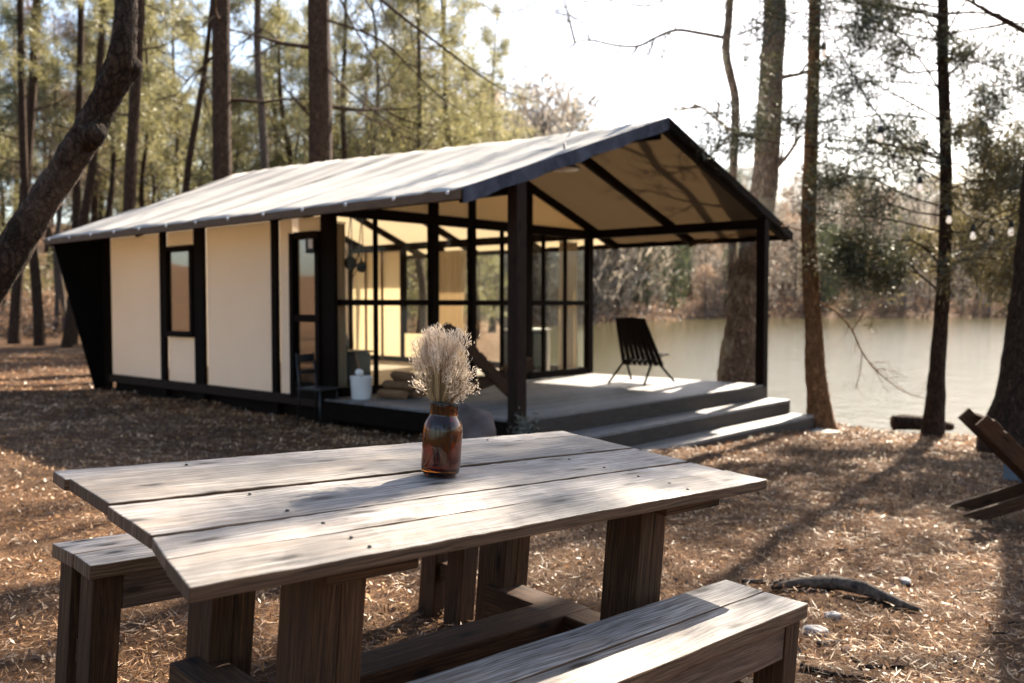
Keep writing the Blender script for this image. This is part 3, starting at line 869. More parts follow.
def plank_chair(label, loc, rz):
    t = thing('plank_chair', label, 'chair', loc, rz)
    # local: +y is the way the sitter faces; back leans to -y
    for s in (-1, 1):
        m = MB(110 + s); m.beam((s * .19, -.58, .86), (s * .19, .26, .02), .035, .12, up=(0, 1, 1)); m.build('back_rail', M['brown_wood'], t, .004)
        m = MB(113 + s); m.beam((s * .15, .42, .42), (s * .15, -.66, .03), .035, .10, up=(0, -.2, 1)); m.build('seat_rail', M['brown_wood'], t, .004)
    m = MB(116)
    for k in range(5):
        f = .10 + k * .115; p = Vector((0, -.58, .86)).lerp(Vector((0, .26, .02)), f) + Vector((0, .045, .045))
        m.beam(p + Vector((-.21, 0, 0)), p + Vector((.21, 0, 0)), .10, .022, up=(0, 1, 1))
    m.build('back_slats', M['brown_wood'], t, .003)
    m = MB(117)
    for k in range(4):
        f = .04 + k * .115; p = Vector((0, .42, .42)).lerp(Vector((0, -.66, .03)), f) + Vector((0, -.01, .062))
        m.beam(p + Vector((-.19, 0, 0)), p + Vector((.19, 0, 0)), .10, .022, up=(0, -.36, 1))
    m.build('seat_slats', M['brown_wood'], t, .003)
    return t
pc = plank_chair('dark plank chair with a steeply leaning back on the deck behind the front porch post', cab(1.25, 1.05, ZD), R(-80))
p = gat(1003, 520)
pc2 = dup(pc, p + Vector((.33, .1, -.03)), (0, R(2), R(-97)), 'brown plank chair on the ground at the right edge beside the thick tree trunk', (.84,) * 3)

# ------------------------------------------------------------------ small things on and around the porch
bp = cab(2.62, .22, ZD)
bk = thing('bucket', 'white metal bucket with a wire handle standing by the glass front wall', 'bucket', bp)
m = MB(120); m.lathe([(0, 0), (.112, 0), (.116, .008), (.128, .25), (.133, .258), (.133, .268), (.126, .268), (.111, .012), (0, .010)], 28); m.build('pail', M['white_metal'], bk, sm=True)
m = MB(121); m.tube([Vector((.131 * math.cos(a), -.05 * math.sin(a), .25 - .10 * math.sin(a))) for a in np.linspace(0, math.pi, 14)], [.0035] * 14, 6); m.build('handle', M['silver'], bk, sm=True)
br = thing('scrub_brush', 'long wooden handled brush leaning out of the white bucket', 'brush', bp + Vector((0, 0, .015)))
m = MB(122); m.tube([(.05, .02, .0), (-.0, .0, .25), (-.06, -.02, .52)], [.013, .012, .010], 8); m.build('handle', M['log_wood'], br, sm=True)
m = MB(123); m.lathe([(0, 0), (.045, .01), (.05, .05), (.03, .075), (0, .08)], 14, Matrix.Translation((-.035, -.02, .26)) @ Matrix.Rotation(.4, 4, 'Y')); m.build('cloth_head', M['white_metal'], br, sm=True)
# firewood
rg_ = random.Random(8)
fw = [(2.34, .46, .06), (2.32, .63, .062), (2.36, .80, .055), (2.34, .545, .155), (2.33, .71, .158), (2.35, .62, .25)]
wl = ['split firewood log lying lowest and nearest to the bucket', 'split firewood log in the middle of the bottom row', 'split firewood log at the far end of the bottom row away from the bucket',
      'split firewood log of the second row on the bucket side', 'split firewood log of the second row away from the bucket', 'split firewood log topmost on the small pile']
for i, (u, v, z) in enumerate(fw):
    m = MB(130 + i); n = 7; rr_ = [.07 * rg_.uniform(.72, 1.1) for _ in range(n)]
    d_ = (U * .95 + V * rg_.uniform(-.25, .25)).normalized(); c0 = cab(u, v, ZD + z + .004) - d_ * .19
    y_ = Vector((0, 0, 1)).cross(d_).normalized(); ph = rg_.random() * 6
    ring = [c0 + y_ * math.cos(6.283 * k / n + ph) * rr_[k] + Vector((0, 0, 1)) * math.sin(6.283 * k / n + ph) * rr_[k] * .85 for k in range(n)]
    m.prism(ring, d_ * .38); m.origin = cab(u, v, ZD)
    o = m.build('firewood_log', M['log_wood'], None, .006); o.location = cab(u, v, ZD)
    tag(o, wl[i], 'firewood', 'firewood by the front wall')
# stove behind the glass
st = thing('wood_stove', 'black iron stove with a domed kettle lid standing behind the glass front wall', 'stove', cab(3.45, .62, .145), math.atan2(V.y, V.x))
m = MB(140); m.box((-.27, -.2, .16), (.27, .2, .50)); m.build('body', M['black'], st, .02)
m = MB(141); m.box((-.29, -.22, .505), (.29, .22, .53)); m.build('top_plate', M['black'], st, .006)
m = MB(142); m.lathe([(0, .285), (.035, .28), (.09, .25), (.135, .19), (.155, .10), (.15, .02), (.13, 0), (0, 0)], 24, Matrix.Translation((-.12, 0, .532))); m.build('kettle', M['black'], st, sm=True)
for sx in (-.23, .23):
    for sy in (-.16, .16):
        m = MB(143); m.tube([(sx, sy, 0), (sx * .95, sy * .95, .17)], [.018, .024], 8); m.build('leg', M['black'], st, sm=True)
m = MB(144); m.box((-.18, -.212, .22), (.18, -.202, .44)); m.build('door', M['black'], st, .004)
# glass fronted cabinet inside
gc = thing('glass_front_stove', 'low dark glass fronted heater with a pale top and side behind the right hand panes', 'heater', cab(3.55, 4.28, .145), math.atan2(V.y, V.x))
m = MB(150); m.box((-.33, -.2, .06), (.25, .25, .70)); m.build('body', M['black'], gc, .01)
m = MB(151); m.box((-.36, -.22, .702), (.36, .26, .735)); m.build('top', M['white_metal'], gc, .008)
m = MB(152); m.box((.253, -.2, .02), (.33, .25, .70)); m.build('side_panel', M['white_metal'], gc, .008)
m = MB(153); m.box((-.30, -.212, .12), (.22, -.204, .66)); m.build('door_glass', M['glass'], gc, .002)
for sx in (-.28, .2):
    m = MB(154); m.box((sx, -.15, 0), (sx + .05, .2, .058)); m.build('foot', M['black'], gc, .004)
# stool by the door
so = thing('metal_stool', 'thin dark metal chair standing in front of the cabin door', 'chair', cab(2.86, -.22, gz(*cab(2.86, -.22, 0).xy) - .01), math.atan2(V.y, V.x) + .25)
m = MB(160); m.box((-.17, -.17, .44), (.17, .17, .465)); m.build('seat', M['black'], so, .006)
for sx in (-.155, .155):
    m = MB(161); m.tube([(sx, -.155, 0), (sx * .95, -.15, .44)], [.011, .011], 8); m.build('leg', M['black'], so, sm=True)
    m = MB(162); m.tube([(sx, .17, 0), (sx * .95, .15, .46), (sx * .95, .19, .86)], [.011, .011, .011], 8); m.build('leg', M['black'], so, sm=True)
m = MB(163); m.beam((-.15, .185, .80), (.15, .185, .80), .012, .09); m.beam((-.15, .165, .64), (.15, .165, .64), .012, .04); m.build('backrest', M['black'], so, .003)
# pans that hang from the front plate
for i, (v, z, r_, lb) in enumerate(((.47, 1.76, .085, 'larger dark round pan hanging by a strap behind the corner glass, left of its pair'), (.64, 1.72, .07, 'smaller dark round pan hanging by a strap behind the corner glass, right of its pair'))):
    pp = cab(UF + .13, v, z)
    t = thing('hanging_pan', lb, 'pan', pp, math.atan2(V.y, V.x), 'pans hanging from the front beam')
    m = MB(170); m.lathe([(0, -.02), (r_ * .9, -.02), (r_, .02), (r_ * .95, .02), (r_ * .85, -.012), (0, -.012)], 20, Matrix.Rotation(R(90), 4, 'X')); m.build('pan', M['black'], t, sm=True)
    m = MB(171)
    for s in (-1, 1): m.tube([(s * .012, 0, r_ * .8), (s * .028, .0, r_ + .18), (s * .006, -.02, 2.34 - z)], [.007] * 3, 5)
    m.build('strap', M['black'], t, sm=True)
# dried branch in a pot behind the glass
db = thing('dried_branch', 'thin bare branch with a forked tip standing in a small pot behind the front glass', 'branch', cab(3.75, .98, .145))
m = MB(180); m.lathe([(0, 0), (.07, 0), (.09, .15), (.08, .15), (.065, .01), (0, .01)], 16); m.build('pot', M['black'], db, sm=True)
m = MB(181); m.tube([(0, 0, .05), (.01, 0, .6), (-.01, 0, 1.2), (0, 0, 1.62)], [.014, .012, .011, .009], 6)
for k in range(9):
    a = k * 2.4; z0 = 1.45 + .02 * k; m.tube([(0, 0, z0), (.08 * math.cos(a), .08 * math.sin(a), z0 + .13), (.15 * math.cos(a), .15 * math.sin(a), z0 + .30)], [.008, .006, .003], 5)
m.build('twigs', M['bark_dark'], db, sm=True)
# curtains
def curtain(label, p0, p1, z0, z1, amp, nf, gather=None):
    t = thing('curtain', label, 'curtain', (p0 + p1) / 2 + Vector((0, 0, z0)))
    d_ = p1 - p0; nn = Vector((-d_.y, d_.x, 0)).normalized(); mid = (p0 + p1) / 2 + Vector((0, 0, z0))
    m = MB(190); n = nf * 8; mz = 14
    for j in range(mz + 1):
        tz = j / mz; sq = 1 - (gather or 0) * math.exp(-((tz - .45) / .22) ** 2)
        for i in range(n + 1):
            s = i / n; x = (s - .5) * sq + .5
            q = p0 + d_ * x + nn * (amp * math.sin(s * nf * 6.283 + .5 * math.sin(tz * 3)) * (.7 + .5 * (1 - tz)))
            m.v.append(q + Vector((0, 0, z0 + (z1 - z0) * tz)) - mid)
    for j in range(mz):
        for i in range(n):
            m.face((j * (n + 1) + i, j * (n + 1) + i + 1, (j + 1) * (n + 1) + i + 1, (j + 1) * (n + 1) + i), [(0, 0)] * 4)
    o = m.build('cloth', M['curtain'], t, sm=True)
    s_ = o.modifiers.new('thick', 'SOLIDIFY'); s_.thickness = .003
    r = MB(191); r.tube([p0 - d_ * .06 + Vector((0, 0, z1 + .012)) - mid, p1 + d_ * .06 + Vector((0, 0, z1 + .012)) - mid], [.008, .008], 8); r.build('rod', M['black'], t, sm=True)
curtain('tan curtain gathered beside the lake window in the middle of the cabin', cab(6.40, VR - .14, 0), cab(5.62, VR - .14, 0), .2, 2.22, .035, 7, .2)
curtain('tan curtain hanging at the right hand end of the glass front wall', cab(UF + .16, 4.62, 0), cab(UF + .16, 5.06, 0), .2, 2.24, .03, 5)
curtain('narrow pale curtain at the left end of the glass front wall', cab(UF + .16, .22, 0), cab(UF + .16, .42, 0), .2, 2.24, .025, 3)
# pendant lamp under the porch roof
lp = cab(.5, 1.36, 2.775)
pl2 = thing('porch_lamp', 'round flat lamp with a dark shade hung under the porch roof', 'lamp', lp)
m = MB(200); m.lathe([(.0, .05), (.05, .05), (.17, -.02), (.175, -.035), (.165, -.035), (.05, .03), (0, .03)], 28); m.build('shade', M['black'], pl2, sm=True)
m = MB(201); m.lathe([(0, .0), (.158, -.034), (.15, -.045), (0, -.058)], 28); m.build('diffuser', M['lamp_white'], pl2, sm=True)
m = MB(202); m.tube([(0, 0, .05), (0, 0, .25)], [.012, .012], 8); m.build('stem', M['black'], pl2, sm=True)

def rock(name, label, loc, size, mat, seed, cat='rock', group=None):
    rg2 = np.random.default_rng(seed)
    import bmesh
    bm = bmesh.new(); bmesh.ops.create_icosphere(bm, subdivisions=4, radius=1)
    off = Vector(rg2.uniform(0, 50, 3))
    for v in bm.verts:
        d_ = v.co.normalized()
        k = 1 + .28 * mnoise.noise(d_ * 1.3 + off) + .12 * mnoise.noise(d_ * 3.1 + off) + .04 * mnoise.noise(d_ * 9 + off)
        v.co = Vector((d_.x * size[0], d_.y * size[1], d_.z * size[2])) * k
    for f in bm.faces: f.smooth = True
    me = bpy.data.meshes.new(name); bm.to_mesh(me); bm.free()
    o = link(name, me, M[mat]); o.location = loc
    return tag(o, label, cat, group)
p = at(468, 436, 7.3); rock('boulder', 'rounded purple brown boulder beside the porch just behind the flower jar', (p.x, 7.35, gz(p.x, 7.35) + .17), (.27, .22, .30), 'rock', 3)
for (px, py, sz, sd, lb) in ((815, 633, (.075, .05, .03), 4, 'pale stone chip nearest to the near bench end'), (833, 617, (.05, .03, .022), 5, 'small pale stone chip between the fallen branch and the bench stone'), (905, 578, (.035, .055, .02), 6, 'pale stone chip just behind the fallen branch')):
    p = gat(px, py); rock('stone_chip', lb, (p.x, p.y, p.z + sz[2] * .3), tuple(q * .75 for q in sz), 'pale_rock', sd, 'stone', 'pale stone chips by the fallen branch')
# shrub at the porch corner
sp = gat(528, 437); sp = Vector((.14, 8.28, gz(.14, 8.28)))
sh = thing('leafy_shrub', 'small grey green leafy shrub at the foot of the front porch post', 'shrub', sp)
rg2 = np.random.default_rng(12); m = MB(210); cs, as_ = [], []
for k in range(26):
    a = rg2.uniform(0, 6.283); r_ = .22 * rg2.random() ** .6; h_ = rg2.uniform(.2, .46)
    tip = Vector((math.cos(a) * r_, math.sin(a) * r_, h_)); m.tube([(0, 0, -.03), tip * .5 + Vector((0, 0, .05)), tip], [.006, .004, .002], 4)
    for j in range(24):
        s = .35 + .65 * rg2.random(); cs.append(tip * s + Vector((0, 0, .05 * (1 - s))) + Vector(rg2.standard_normal(3)) * .022); as_.append(rg2.standard_normal(3) + np.array([0, 0, .3]))
m.build('stems', M['bark_grey'], sh)
ca, aa = np.array(cs), unit(np.array(as_)); link('leaves', quads_mesh('leaves', ca, aa, unit(np.cross(aa, rg2.standard_normal(aa.shape))), rg2.uniform(.03, .055, len(ca)), rg2.uniform(.012, .022, len(ca))), M['shrub_leaf'], sh)
# fallen branch and sticks
def gstick(name, label, pxs, rad, mat, lift=0, cat='branch', n=8, group=None, jit=.12, arch=None):
    pts = [gat(x, y) for x, y in pxs]
    if arch: pts = [p + Vector((0, 0, a)) for p, a in zip(pts, arch)]
    c = sum(pts, Vector()) / len(pts)
    fine, fr = [], []
    for i in range(len(pts) - 1):
        for k in range(4):
            t = k / 4; fine.append(pts[i].lerp(pts[i + 1], t) + Vector((0, 0, lift)) + Vector((mnoise.noise(Vector((i + t, len(pxs), 2))), mnoise.noise(Vector((i + t, 5, len(pxs)))), 0)) * .012); fr.append(rad[i] + (rad[i + 1] - rad[i]) * t)
    fine.append(pts[-1] + Vector((0, 0, lift))); fr.append(rad[-1])
    m = MB(len(pxs) * 7 + int(pxs[0][0])); m.tube(fine, fr, n, jit=jit); m.origin = c
    o = m.build(name, M[mat], None, sm=True); o.location = c
    return tag(o, label, cat, group)
gstick('fallen_branch', 'thick bowed grey fallen branch on the ground beyond the near bench end', [(772, 590), (800, 588), (835, 591), (865, 597), (895, 607), (922, 613)], [.012, .026, .034, .034, .026, .008], 'driftwood', .012, arch=[0, .015, .03, .03, .012, 0])
gstick('stick', 'short pale stick beside the nearest stone chip', [(818, 645), (846, 643)], [.009, .008], 'bark_grey', .008, 'stick')
gstick('stick', 'dark forked twig below the pale stone chips', [(842, 650), (862, 668), (905, 668)], [.008, .009, .004], 'bark_dark', .008, 'stick')
gstick('stick', 'thin dark twig lying nearest to the bottom edge by the bench leg', [(800, 668), (830, 676), (880, 682)], [.010, .009, .004], 'bark_dark', .008, 'stick')
gstick('stick', 'grey stick poking out from behind the near bench towards the fallen branch', [(742, 583), (770, 584), (800, 580)], [.012, .010, .006], 'bark_grey', .01, 'stick')
rgt = random.Random(31)
for k in range(16):
    x, y = rgt.uniform(640, 1010), rgt.uniform(455, 670); a = rgt.uniform(-.5, .5); l = rgt.uniform(14, 42) * (y - 305) / 300
    gstick('twig', 'small grey brown twig scattered in the litter right of the table', [(x, y), (x + l * .5, y + l * a * .4 + 1.5), (x + l, y + l * a * .6)], [.005, .0045, .002], 'bark_lean' if k % 3 else 'driftwood', .010, 'twig', 6, 'small twigs in the litter')
pcn = gat(543, 628)
m = MB(640); rr_ = random.Random(3)
for ring in range(7):
    for q in range(8):
        a = q * .785 + ring * .4; r_ = .026 * math.sin(.35 + ring * .4); z_ = ring * .009
        c_ = Vector((math.cos(a), math.sin(a), 0))
        m.poly([c_ * r_ * .3 + Vector((0, 0, z_)), c_ * r_ + Vector((-c_.y, c_.x, 0)) * .007 + Vector((0, 0, z_ + .006)), c_ * r_ * 1.25 + Vector((0, 0, z_ + .012)), c_ * r_ - Vector((-c_.y, c_.x, 0)) * .007 + Vector((0, 0, z_ + .006))])
o = m.build('pine_cone', M['log_wood'], None); o.location = pcn + Vector((0, 0, .012)); o.rotation_euler = (1.1, 0, .6)
tag(o, 'small orange brown pine cone on the ground under the table', 'pine cone')
m = MB(650); lpts = [at(893, 423, 12.15), at(912, 422.5, 12.15), at(932, 424, 12.2), at(952, 427, 12.25)]
m.tube(spline(lpts, [.105, .10, .085, .05], 5)[0], spline(lpts, [.105, .10, .085, .05], 5)[1], 12, jit=.08); m.origin = lpts[1]
o = m.build('shore_log', M['bark_dark'], None, sm=True); o.location = lpts[1]
tag(o, 'dark log lying at the water edge behind the slim cedar', 'log')
p = gat(1010, 478)
cb = thing('blue_box', 'low dull blue grey box on the ground behind the right edge chair', 'box', (4.75, 8.1, gz(4.75, 8.1)), .3)
m = MB(220); m.box((-.22, -.16, 0), (.22, .16, .17)); m.build('body', plain('dull_blue_grey_plastic', (.15, .18, .205), .5), cb, .012)
m = MB(221); m.box((-.235, -.175, .172), (.235, .175, .205)); m.build('lid', plain('blue_white_plastic', (.22, .25, .28), .5), cb, .012)

# ------------------------------------------------------------------ trees
class Branches:
    def __init__(self, seed):
        self.m = MB(seed); self.rng = np.random.default_rng(seed); self.pts = []; self.dirs = []; self.lev = []
    def grow(self, p, d, L, r, depth, up=.05, kids=4, sides=5, wander=.25, spread=.8, tipkeep=1, shrink=.55):
        g = self.rng; n = 5 if depth > 0 else 3
        pts = [Vector(p)]; d = Vector(d).normalized(); rad = [r]
        for i in range(n):
            d = (d + Vector(g.standard_normal(3)) * wander * .5 + Vector((0, 0, up))).normalized()
            pts.append(pts[-1] + d * L / n); rad.append(max(r * (1 - .85 * (i + 1) / n), .0015))
        self.m.tube(pts, rad, sides, cap=False)
        if depth <= tipkeep:
            for a, b in zip(pts[1:], pts[:-1]):
                self.pts.append((a + b) / 2); self.dirs.append((a - b).normalized()); self.lev.append(depth)
                self.pts.append(a); self.dirs.append((a - b).normalized()); self.lev.append(depth)
        if depth > 0:
            for k in range(kids):
                t = .25 + .75 * (k + g.random()) / kids
                i = min(int(t * n), n - 1); q = pts[i].lerp(pts[i + 1], t * n - i)
                dd = (pts[i + 1] - pts[i]).normalized()
                sd = Vector(g.standard_normal(3)); sd = (sd - dd * sd.dot(dd)).normalized()
                self.grow(q, dd * (1 - spread * .5) + sd * spread, L * shrink * (1.15 - .5 * t), max(r * .5, .002), depth - 1, up, kids, max(3, sides - 1), wander, spread, tipkeep, shrink)
def foliage(name, pts, dirs, seed, per, L, Wd, jit, mat, parent, fwd=.8, rnd=.9):
    g = np.random.default_rng(seed)
    P = np.array([tuple(p) for p in pts]); D = np.array([tuple(d) for d in dirs])
    P = np.repeat(P, per, 0); D = np.repeat(D, per, 0)
    ax_ = unit(D * fwd + g.standard_normal(P.shape) * rnd)
    l = g.uniform(L * .6, L * 1.3, len(P))
    c = P + g.standard_normal(P.shape) * jit + ax_ * l[:, None] * .45
    sd = unit(np.cross(ax_, g.standard_normal(P.shape)))
    return link(name, quads_mesh(name, c, ax_, sd, l, g.uniform(Wd * .6, Wd * 1.3, len(P))), mat, parent)

def px_trunk(path, Y, base=None):
    """trunk axis from picture columns at one distance: [(px,py,radius px)]"""
    return [at(x, y, Y) for x, y, r in path], [r * Y / FPX for x, y, r in path]
def tree_from(name, label, pts, rad, mat, limbs=(), leaf=None, seed=1, sides=14, cat='tree', group=None, jit=.05, sp=6):
    base = Vector((pts[0].x, pts[0].y, gz(pts[0].x, pts[0].y)))
    t = thing(name, label, cat, base, 0, group)
    P, Rr = spline(pts, rad, sp)
    m = MB(seed); m.tube(P, Rr, sides, jit=jit); m.origin = base
    TRUNK[t.name] = (m, mat)
    return t, base, P, Rr
TRUNK = {}
def tufts(t, base, B, zmin, frac, mat, per=26, seed=5):
    g = random.Random(seed)
    idx = [i for i in range(len(B.pts)) if B.pts[i].z > zmin and g.random() < frac]
    foliage('needle_tufts', [B.pts[i] - base for i in idx], [B.dirs[i] for i in idx], seed, per, .17, .014, .055, M[mat], t, .5, 1.0)
def add_limbs(t, base, B, mat, leafspec=None):
    m, mt = TRUNK.pop(t.name); k = len(m.v)
    if B is not None:
        m.v += B.m.v; m.f += [tuple(i + k for i in f) for f in B.m.f]; m.uv += B.m.uv
    m.build('trunk', M[mt], t, sm=True)
    if leafspec:
        for (nm, per, L, Wd, jit, lm, sel) in leafspec:
            idx = [i for i in range(len(B.pts)) if sel is None or sel(B.pts[i])]
            if idx: foliage(nm, [B.pts[i] - base for i in idx], [B.dirs[i] for i in idx], 7, per, L, Wd, jit, M[lm], t)

# --- the big trunk behind the porch
pts, rad = px_trunk([(741, 384, 27), (741, 372, 23.5), (743, 330, 18), (746, 290, 16), (755, 245, 14.5), (763, 200, 13), (769, 120, 12.4), (775.5, 0, 11), (781, -120, 10.5), (783, -300, 9), (780, -560, 6), (776, -800, 2)], 13.8)
pts[0] = Vector((pts[0].x, pts[0].y, gz(pts[0].x, pts[0].y) - .15))
t, base, P, Rr = tree_from('lakeside_tree', 'thickest lichen spotted tree trunk rising directly behind the far porch post', pts, rad, 'bark_lichen', seed=301)
B = Branches(302)
for z, az, L in ((3.9, 2.6, 1.6), (4.6, .3, 1.5), (3.2, -.5, 1.1), (5.3, 1.4, 1.8), (6.4, 3.5, 2.5), (7.2, 5.2, 2.6), (8.2, .8, 2.4), (9.3, 2.4, 2.2), (10.4, 4.3, 2.0), (11.5, 1., 1.8), (12.5, 3, 1.4)):
    i = min(range(len(P)), key=lambda k: abs(P[k].z - z))
    B.grow(P[i], (math.cos(az), math.sin(az), .45), L, Rr[i] * .25, 3, .04, 4, 5, .3, .8, 1)
add_limbs(t, base, B, 'bark_grey', None)
tufts(t, base, B, 6.6, .10, 'pine_leaf')
# --- slim crooked tree beside it
pts, rad = px_trunk([(736, 384, 8), (734, 330, 5.5), (733, 250, 4.6), (733, 180, 4.4), (735.5, 105, 4.4), (731, 78, 4.2), (726, 52, 4.2), (729, 15, 4), (731, -30, 3.8), (728, -140, 3), (735, -300, 1.5)], 14.1)
pts[0].z = gz(pts[0].x, pts[0].y) - .1
t, base, P, Rr = tree_from('crooked_tree', 'slim crooked bare tree leaning out over the right slope of the cabin roof', pts, rad, 'bark_lichen', seed=303, sides=8)
B = Branches(304)
def pxb(B, pl, Y0, Y1, r0, depth=2, kids=3, L=.5, rt=.006):
    n = len(pl); p = [at(x, y, Y0 + (Y1 - Y0) * i / (n - 1)) for i, (x, y) in enumerate(pl)]
    Pp, Rp = spline(p, [r0 + (rt - r0) * i / (n - 1) for i in range(n)], 4)
    B.m.tube(Pp, Rp, 5, cap=False)
    for k in range(len(Pp) // 2):
        i = int(B.rng.integers(len(Pp) // 4, len(Pp) - 1)); dd = (Pp[i + 1] - Pp[i]).normalized()
        sd = Vector(B.rng.standard_normal(3)); sd = (sd - dd * sd.dot(dd)).normalized()
        B.grow(Pp[i], dd * .6 + sd * .8, L * B.rng.uniform(.5, 1.2), Rp[i] * .5, depth - 1, -.01, kids, 4, .35, .8, 0)
pxb(B, [(727, 38), (700, 33), (676, 30), (655, 38), (638, 46), (615, 45), (590, 40), (575, 43), (560, 58), (545, 62)], 14.1, 12.5, .032, 3, 3, .7)
pxb(B, [(575, 43), (568, 15), (560, -15), (545, -60)], 12.7, 12.7, .02, 3, 3, .8)
pxb(B, [(560, -15), (525, 8), (498, 12), (480, 2)], 12.7, 12.7, .012, 3, 4, .55)
pxb(B, [(590, 40), (580, 20), (545, 12), (520, 20)], 12.6, 12.7, .012, 3, 4, .5)
pxb(B, [(676, 30), (665, 5), (640, -20)], 13.5, 13.3, .014, 3, 4, .7)
pxb(B, [(575, 43), (566, 72), (560, 73)], 12.7, 12.7, .008, 2, 3, .3)
pxb(B, [(726, 50), (712, 42), (690, 38)], 14, 13.6, .012, 2, 3, .5)
pxb(B, [(735, 118), (715, 112), (700, 116), (690, 120)], 14, 13.5, .012, 2, 3, .3)
pxb(B, [(740, 80), (750, 35), (765, 15)], 14, 13.8, .012, 2, 3, .5)
pxb(B, [(731, -20), (690, -15), (650, 5), (600, 0), (555, 10)], 14, 12.8, .022, 3, 4, .7)
pxb(B, [(638, 46), (620, 68), (603, 84)], 13, 12.8, .012, 3, 4, .5)
pxb(B, [(736, 240), (733, 262), (726, 290), (724, 320)], 14, 13.7, .012, 2, 2, .3)
add_limbs(t, base, B, 'bark_grey')
# --- red-brown trunk by the landing
pts, rad = px_trunk([(822, 434, 17), (821, 424, 14.5), (818, 395, 11), (815, 366, 10), (814, 330, 8.7), (811, 285, 8), (808.5, 230, 7.4), (810, 170, 7), (813, 90, 6.2), (815, 0, 5.8), (816, -120, 5.2), (813, -320, 4.3), (818, -540, 2.8), (815, -720, 1)], 12.25)
t, base, P, Rr = tree_from('red_pine', 'slender trunk with a red brown flared foot standing at the end of the porch steps', pts, rad, 'bark_red', seed=305)
B = Branches(306)
pxb(B, [(812, 262), (835, 270), (858, 284), (866, 300)], 12.2, 12, .012, 2, 3, .4)
pxb(B, [(816, 300), (836, 312), (852, 330), (862, 352), (880, 374), (905, 392), (925, 398)], 12.3, 12.5, .016, 2, 3, .55)
pxb(B, [(852, 330), (862, 316), (874, 300), (890, 290)], 12.4, 12.6, .009, 2, 3, .4)
pxb(B, [(862, 352), (860, 372), (855, 390)], 12.4, 12.4, .007, 2, 2, .35)
pxb(B, [(806, 232), (780, 226), (750, 232), (700, 243), (660, 262), (630, 280)], 12.2, 14.8, .014, 2, 3, .6)
pxb(B, [(812, 15), (795, 12), (785, 18)], 12.2, 12, .014, 2, 3, .6)
pxb(B, [(810, 125), (790, 118), (780, 124)], 12.2, 12, .01, 2, 3, .5)
pxb(B, [(809, 180), (790, 165), (778, 150)], 12.2, 12, .01, 2, 3, .5)
pxb(B, [(812, 35), (840, 28), (870, 40)], 12.2, 12, .012, 2, 3, .7)
for z, az, L in ((6.2, 1.2, 2.0), (7.0, 4.0, 2.0), (7.8, 5.6, 2.0), (8.6, 2.6, 1.9), (9.4, .4, 1.7), (10.2, 3.6, 1.4), (11, 5, 1.0), (11.6, 2, .8)):
    i = min(range(len(P)), key=lambda k: abs(P[k].z - z))
    B.grow(P[i], (math.cos(az), math.sin(az), .25), L, Rr[i] * .3, 3, .03, 4, 5, .3, .8, 1)
add_limbs(t, base, B, 'bark_brown', None)
tufts(t, base, B, 5.8, .09, 'pine_leaf')
# --- dark cedar with airy sprays
pts, rad = px_trunk([(932, 442, 15), (933, 432, 11.5), (935, 405, 9.5), (938, 360, 7.6), (943.5, 280, 6.4), (946, 200, 5.9), (945, 120, 5.6), (942.5, 50, 5.2), (943, 0, 5), (944, -150, 5), (941, -330, 3.6), (943, -520, 1.2)], 11.75)
t, base, P, Rr = tree_from('cedar_tree', 'slim dark cedar with airy green sprays casting a long shadow on the litter', pts, rad, 'bark_dark', seed=307)
B = Branches(308)
for pl_ in ([(938, 262), (925, 248), (905, 240), (880, 250), (862, 262), (845, 262)], [(936, 288), (920, 275), (905, 262), (885, 268), (868, 272)], [(940, 215), (915, 212), (890, 205), (868, 212)],
            [(938, 205), (905, 195), (870, 178), (845, 182), (815, 190)], [(942, 160), (915, 150), (885, 140), (850, 150)], [(942, 120), (905, 100), (870, 82), (835, 72)], [(942, 95), (920, 60), (890, 30), (850, 12), (800, 8)],
            [(945, 185), (975, 190), (1000, 180), (1025, 185)], [(944, 230), (970, 232), (995, 215), (1030, 205)], [(943, 258), (970, 250), (1000, 248)], [(945, 140), (975, 120), (1005, 110), (1040, 95)], [(944, 80), (970, 55), (1000, 30), (1035, 20)],
            [(943, 40), (960, 10), (985, -20)], [(943, 45), (925, 15), (900, -20)], [(940, 275), (955, 262), (985, 258), (1010, 262)], [(944, 60), (975, 62), (1005, 70)], [(942, 70), (910, 72), (880, 60), (850, 55)], [(942, 20), (905, 8), (870, 0)]):
    pxb(B, pl_, 11.75, 11.75 + B.rng.uniform(-1.0, 1.0), .016, 3, 4, .75)
for k in range(22):
    x1 = 680 + 350 * B.rng.random(); y1 = -20 + 260 * B.rng.random(); y0 = y1 + B.rng.uniform(-10, 50); x1 = x1 if abs(x1 - 943) > 40 else x1 + 60
    pxb(B, [(943, y0), (943 + (x1 - 943) * .35, y0 + (y1 - y0) * .2 - 6), (943 + (x1 - 943) * .7, y0 + (y1 - y0) * .6), (x1, y1)], 11.75, 11.75 + B.rng.uniform(-1.6, 1.6), .014, 3, 4, .6, .004)
for k in range(16):
    z = 5.0 + k * .42; az = k * 2.4
    i = min(range(len(P)), key=lambda j: abs(P[j].z - z)); B.grow(P[i], (math.cos(az), math.sin(az), .1), 1.9 - .05 * k, .02, 2, .0, 5, 4, .3, .8, 0)
C1 = at(868, 262, 11.7)
add_limbs(t, base, B, 'bark_dark', [('foliage', 2, .085, .013, .07, 'cedar_leaf', lambda p: not (p.x > 5.5 and p.z < 3.4)), ('foliage', 4, .10, .017, .07, 'cedar_sunlit', lambda p: p.x > 5.3 and p.z < 3.6)])
g_ = np.random.default_rng(3)
cl = []
